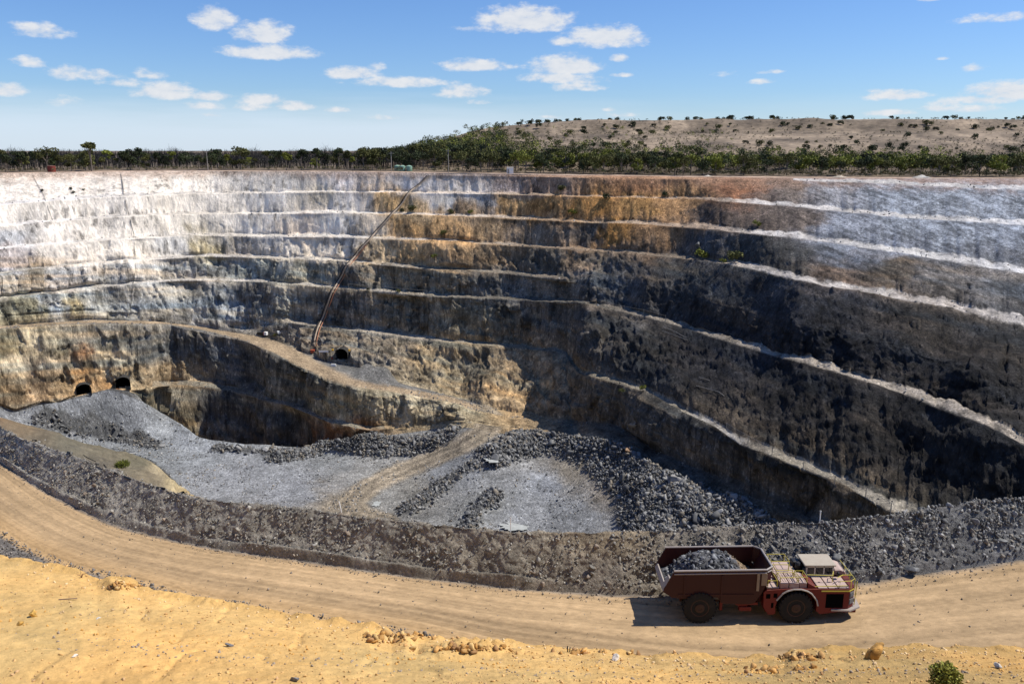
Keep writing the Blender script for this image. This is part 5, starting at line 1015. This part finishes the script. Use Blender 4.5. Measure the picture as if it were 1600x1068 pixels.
TINT = {'olive': (.09, .09, .028), 'bright': (.155, .165, .028), 'dark': (.040, .050, .020), 'grey': (.10, .10, .075)}
def make_tree(kind, tint, h, seed, nper=105):
    E_ = empty('gum_tree', (0, 0, -500)); b, cl = tree_parts(h, kind, seed); b.build('trunk', M_bark, E_)
    V, Fq, C_ = leaves(cl, nper, h * .042, TINT[tint], seed); mesh_np('crown', V, Fq, M_leaf, C_, smooth=False, parent=E_); return E_
protos = {}
for kind in ('umbrella', 'round', 'tall'):
    for tint in ('olive', 'bright', 'dark'):
        for v in range(2): protos[(kind, tint, v)] = make_tree(kind, tint, 9.0, hash((kind == 'tall', kind == 'round', tint == 'olive', tint == 'dark', v)) % 9999 + v)
USED = set()
def put_tree(kind, tint, p, h, rg, label, group=None):
    key = (kind, tint, rg.randrange(2)); pr = protos[key]; t = pr if key not in USED else copy_tree(pr); USED.add(key)
    t.location = p; s_ = h / 9.0; t.scale = (s_ * rg.uniform(.9, 1.2), s_ * rg.uniform(.9, 1.2), s_); t.rotation_euler = (0, 0, rg.uniform(0, 6.28)); 
    for k in ('group',):
        if k in t: del t[k]
    return tag(t, label, 'tree', group)
rt = random.Random(5); NTREE = 0
uniq = [(75, 14, 10.8, 'umbrella', 'olive', 'broad round crowned gum tree on the rim just left of the red tank'), (36, 14, 8.6, 'tall', 'dark', 'slim gum with a tuft crown near the left corner of the rim'), (143, 10, 13.4, 'tall', 'grey2', 'tall spindly gum with a small flat crown sticking up above the trees at left'),
        (112, 12, 7.2, 'umbrella', 'olive', 'wide low gum between the broad gum and the spindly one'), (356, 14, 7.8, 'tall', 'bright', 'narrow green tree right of the pale bare pole'), (12, 8, 7.4, 'umbrella', 'dark', 'dark gum at the left edge of the picture'),
        (228, 14, 7.6, 'round', 'olive', 'bushy gum standing alone before the burnt forest'), (735, 6, 6.5, 'round', 'dark', 'dark bushy tree on the rim right of the tall power pole'), (1067, 10, 7.6, 'umbrella', 'olive', 'spreading gum on the rim above the brown wall')]
for c, d, h, k, t_, lb in uniq: put_tree(k, 'olive' if t_ == 'grey2' else t_, plain(c, d), h, rt, lb); NTREE += 1
zones = [ # c0, c1, n, d0, d1, h0, h1, kinds, tints, group/label
    (-80, 150, 16, 10, 45, 7, 10, ['umbrella', 'round', 'umbrella'], ['dark', 'olive'], 'dark gum tree in the row behind the rim at far left'),
    (150, 560, 38, 12, 50, 5.5, 11, ['tall', 'round', 'tall'], ['olive', 'dark', 'bright'], 'green tree standing in front of the burnt forest along the left rim'),
    (560, 760, 52, 26, 90, 8, 11, ['round', 'umbrella'], ['olive', 'dark', 'olive'], 'tree in the dense belt behind the green tanks'),
    (740, 1060, 56, 14, 85, 7, 10, ['round', 'umbrella'], ['olive', 'bright', 'dark'], 'tree in the belt below the bare hill right of the power pole'),
    (1060, 1720, 92, 16, 80, 6.5, 9.5, ['round', 'umbrella'], ['bright', 'olive', 'bright', 'dark'], 'bright green gum in the belt behind the right hand rim')]
for c0, c1, n, d0, d1, h0, h1, kk_, tt_, lb in zones:
    for i in range(n):
        c = c0 + (c1 - c0) * (i + rt.random()) / n; d = d0 + (d1 - d0) * rt.random() ** 1.3
        put_tree(rt.choice(kk_), rt.choice(tt_), plain(c, d), rt.uniform(h0, h1), rt, lb, lb + 's' if False else lb.replace('tree in', 'trees in').replace('gum in', 'gums in').replace('tree standing', 'trees standing').replace('tree', 'trees', 0)); NTREE += 1
# shrubs
def make_shrub(seed, tint):
    rg = random.Random(seed); cl = [(rg.uniform(-.6, .6), rg.uniform(-.6, .6), .55 + rg.uniform(0, .7), rg.uniform(.4, .7), .45) for _ in range(6)]
    V, Fq, C_ = leaves(cl, 45, .17, TINT[tint], seed); o = mesh_np('shrub', V, Fq, M_leaf, C_, smooth=False); return o
SH = [make_shrub(900 + k, t) for k, t in enumerate(['dark', 'olive', 'dark', 'bright'])]; used_s = set()
def put_shrub(k, p, s_, lb, group=None):
    o = SH[k] if k not in used_s else SH[k].copy()
    if k in used_s: COL.objects.link(o)
    used_s.add(k); o.location = p; o.scale = (s_ * 1.15, s_ * 1.15, s_); o.rotation_euler = (0, 0, rt.uniform(0, 6.28))
    if 'group' in o: del o['group']
    return tag(o, lb, 'shrub', group)
for c, r, s_, k, lb in [(646, 331, 2.0, 1, 'round shrub on the second bench just right of the pipeline'), (629, 332, 1.2, 0, 'tiny shrub on the bench touching the pipeline'), (705, 335, 1.6, 1, 'shrub alone on the second bench in the middle of the far wall'), (735, 336, 1.2, 3, 'small pale shrub right of the lone bench shrub'),
        (895, 337, 1.8, 3, 'yellow green shrub on the brown face right of centre'), (878, 300, 1.8, 1, 'shrub on the top bench above the brown wall'), (1040, 308, 1.5, 0, 'small shrub on the top bench near the corner of the pit'), (947, 312, 1.8, 0, 'grey green shrub under the top bench of the brown wall'),
        (1095, 405, 2.5, 3, 'green shrub at the left end of the third bench on the right wall'), (1130, 412, 1.2, 3, 'smallest of the three shrubs on the third bench of the right wall'), (1150, 410, 2.7, 1, 'largest of the three shrubs on the third bench of the right wall'), (1182, 354, 1.5, 3, 'bright little shrub on the dark face below the second bench'),
        (693, 369, 1.6, 1, 'shrub hanging on the ochre face below the second bench'), (679, 404, 1.2, 3, 'small bright shrub on the grey face under the third bench'), (1005, 612, 1.3, 3, 'yellowish tuft at the upper end of the pale ledge'), (623, 458, 1.1, 1, 'small tuft on the bench beside the wire fence'), (575, 456, .9, 0, 'dark tuft on the bench near the pipeline foot'), (430, 526, 1.0, 1, 'green tuft beside the pit ramp near the white tank'),
        (66, 300, .8, 0, 'dark tuft on the white wall at far left'), (111, 297, .8, 0, 'small dark tuft clinging under the left rim'), (115, 304, .8, 0, 'dark tuft just below another on the white wall'), (130, 298, .6, 1, 'tiny tuft high on the white wall right of the pair')]:
    put_shrub(k, surf(c, r, -.1), s_, lb)
nsh = 0
for i in range(115):
    c = rt.uniform(760, 1700); r = rt.choice([rt.uniform(196, 212), rt.uniform(212, 240)]); y = None
    for yy2 in np.arange(380, 700, 2):
        z = float(np.interp(c, pc, rz0)) + float(hill_h(np.array([c]), np.array([yy2]))[0]); 
        if rc_of(0, yy2, z)[1] < r: y = yy2; break
    if y is None: continue
    put_shrub(rt.choice([0, 1, 2]), Vector(((c - 800) / F * (y * CP - z * SP), y, z + .2)), rt.uniform(1.1, 2.6), 'dark shrub on the face of the bare hill', 'shrubs scattered over the bare hill'); nsh += 1
for i in range(60):
    c = rt.uniform(700, 1700); y = rt.uniform(645, 675); z = float(np.interp(c, pc, rz0)) + float(hill_h(np.array([c]), np.array([y]))[0])
    put_shrub(rt.choice([0, 1, 2]), Vector(((c - 800) / F * (y * CP - z * SP), y, z)), rt.uniform(1.2, 2.6), 'shrub on the skyline of the bare hill', 'shrubs along the crest of the bare hill')
# far woods as masses
def wood(name, spots, size, tint_list, seed, nper=26, trunks=False):
    rg = random.Random(seed); cl = {}; Vs, Cs = [], []
    for (p, h) in spots:
        t = rg.choice(tint_list); cc_ = [(p.x + rg.uniform(-.28, .28) * h, p.y + rg.uniform(-.28, .28) * h, p.z + h * rg.uniform(.45, .88), h * rg.uniform(.16, .26), h * rg.uniform(.12, .2)) for _ in range(4)]
        V, _, C_ = leaves(cc_, nper, size * h, t, rg.randrange(1 << 30)); Vs.append(V); Cs.append(C_)
    V = np.concatenate(Vs); return tag(mesh_np(name, V, np.arange(len(V)).reshape(-1, 4), M_leaf, np.concatenate(Cs), smooth=False), kind='stuff')
sp = []
for i in range(800): 
    c = rt.uniform(560, 1750); sp.append((plain(c, rt.uniform(30, 112) if c > 740 else rt.uniform(50, 170)), rt.uniform(6, 9.5)))
for i in range(170):
    c = rt.uniform(560, 830); sp.append((plain(c, rt.uniform(90, 200)), rt.uniform(4, 7)))
for i in range(150):
    c = rt.uniform(700, 1150); sp.append((plain(c, rt.uniform(110, 250)), rt.uniform(2.5, 5)))
for i in range(330):
    c = 640 + 150 * rt.random() ** 1.1; sp.append((plain(c, rt.uniform(70, 250)), rt.uniform(4.5, 8)))
wood('distant_forest', sp, .055, [TINT['dark'], TINT['olive'], TINT['dark'], TINT['bright']], 1)
# burnt forest at the left: bare charred stems and grey regrowth, reaching back to the horizon
rgb_ = np.random.default_rng(99); b = MB(); Vb = []; Fb = []
n = 9000; cc_ = rgb_.uniform(-280, 800, n); dd_ = 45 + 900 * rgb_.random(n) ** 1.7; hh_ = (4.5 + 5.5 * rgb_.random(n) ** 2.6) * (1 + .25 * np.sin(cc_ / 37.0) * np.sin(cc_ / 13.0)); yb = np.interp(cc_, cs, rim.y) + dd_; zb = -10.4 + hill_h(cc_, yb); xb = (cc_ - 800) / F * (yb * CP - zb * SP)
kp = (hill_h(cc_, yb) < 3)
def sticks(x, y, z, h, w_, leanx):
    a = rgb_.uniform(0, 6.28, len(x)); dx, dy_ = np.cos(a) * w_, np.sin(a) * w_; lx = leanx * h
    return np.stack([np.stack([x - dx, y - dy_, z], 1), np.stack([x + dx, y + dy_, z], 1), np.stack([x + lx + dx * .3, y + dy_ * .3, z + h], 1), np.stack([x + lx - dx * .3, y - dy_ * .3, z + h], 1)], 1)
A1 = sticks(xb[kp], yb[kp], zb[kp], hh_[kp], .16, rgb_.normal(0, .04, kp.sum()))
br = []
for _ in range(7):
    zz = zb[kp] + hh_[kp] * rgb_.uniform(.3, .85, kp.sum()); br.append(sticks(xb[kp], yb[kp], zz, hh_[kp] * rgb_.uniform(.15, .35, kp.sum()), .09, rgb_.normal(0, .7, kp.sum())))
A1 = np.concatenate([A1] + br).reshape(-1, 3); tag(mesh_np('burnt_forest', A1, np.arange(len(A1)).reshape(-1, 4), M_burnt, smooth=False), kind='stuff')
sp = []
for i in range(650):
    c = rt.uniform(-280, 780); d = 40 + 700 * rt.random() ** 1.5; p = plain(c, d)
    if p.z < -6: sp.append((p, rt.uniform(3.5, 7)))
wood('burnt_undergrowth', sp, .06, [(.035, .035, .03), (.05, .05, .04), (.06, .055, .045), (.03, .034, .022)], 2, nper=34)
sp = [(plain(rt.uniform(-280, 1750), 2.5 + 18 * rt.random() ** 1.3), rt.uniform(.8, 2.4)) for i in range(900)] + [(plain(rt.uniform(820, 1750), rt.uniform(9, 26)), rt.uniform(1.6, 3.6)) for i in range(420)]
wood('rim_scrub', sp, .12, [(.09, .09, .04), (.07, .07, .03), (.16, .13, .07)], 3, nper=8)
sp = []
for i in range(3000):
    c = rt.uniform(640, 1780); y = rt.uniform(430, 660); z = float(np.interp(c, pc, rz0)) + float(hill_h(np.array([c]), np.array([y]))[0])
    if float(noise(c / 60, y / 30, 0, 888)) > -.25: sp.append((Vector(((c - 800) / F * (y * CP - z * SP), y, z)), rt.uniform(.8, 2.2) * (2.4 if c < 860 and rt.random() < .6 else 1)))
wood('hill_scrub', sp, .12, [(.09, .085, .05), (.06, .06, .03), (.12, .10, .06), (.045, .05, .025)], 4, nper=8)
# near shrub on the yellow bank, and the one on the left slope
def bush(p, r, h, tint, seed, lb, n=900, ls=.05):
    E_ = empty('bush', p); rg = random.Random(seed); b = MB(); cl = []
    for k in range(40):
        a = k * 2.4; q_r = math.sqrt((k + .5) / 40); e = Vector((r * q_r * math.cos(a), r * q_r * math.sin(a), h * (1 - .55 * q_r ** 2) * rg.uniform(.8, 1.08))); b.tube([(0, 0, -.05), e * .5 + Vector((0, 0, .05)), e], .012 * h, 5, .004 * h)
        cl.append((e.x, e.y, e.z * .9, r * .24, r * .28)); cl.append((e.x * .8, e.y * .8, e.z * .6, r * .25, r * .25))
    b.build('stem', M_bark, E_); V, Fq, C_ = leaves(cl, n // 40, ls, tint, seed); mesh_np('foliage', V, Fq, M_leaf, C_, smooth=False, parent=E_); return tag(E_, lb, 'bush')
bush(bsurf(1474, 1074), .30, .60, (.30, .30, .055), 3, 'leafy yellow green bush on the yellow bank at the bottom right', 1300, .034)
bush(esurf(189, 728), 1.3, 1.1, (.11, .12, .02), 4, 'yellow green bush on the brown slope above the ochre outcrop', 900, .12)
bush(surf(975, 612), 1.2, 1.2, (.1, .11, .03), 5, 'small bush on the dark face above the upper end of the ledge', 300, .12)
E_ = empty('dead_weed', bsurf(127, 902)); tag(E_, 'small dead reddish weed on the yellow bank edge at left', 'weed'); b = MB()
for k in range(7): a = k * 1.1; b.tube([(0, 0, -.02), (.05 * math.cos(a), .05 * math.sin(a), .1), (.16 * math.cos(a), .16 * math.sin(a), .14 + .03 * (k % 3))], .008, 4, .004)
b.build('stem', dirty('dead_stem', (.16, .06, .04), (.25, .15, .1), .4, .1), E_)
for o in list(protos.values()):
    if o.location.z < -400:
        for ch in list(o.children): bpy.data.objects.remove(ch)
        bpy.data.objects.remove(o)
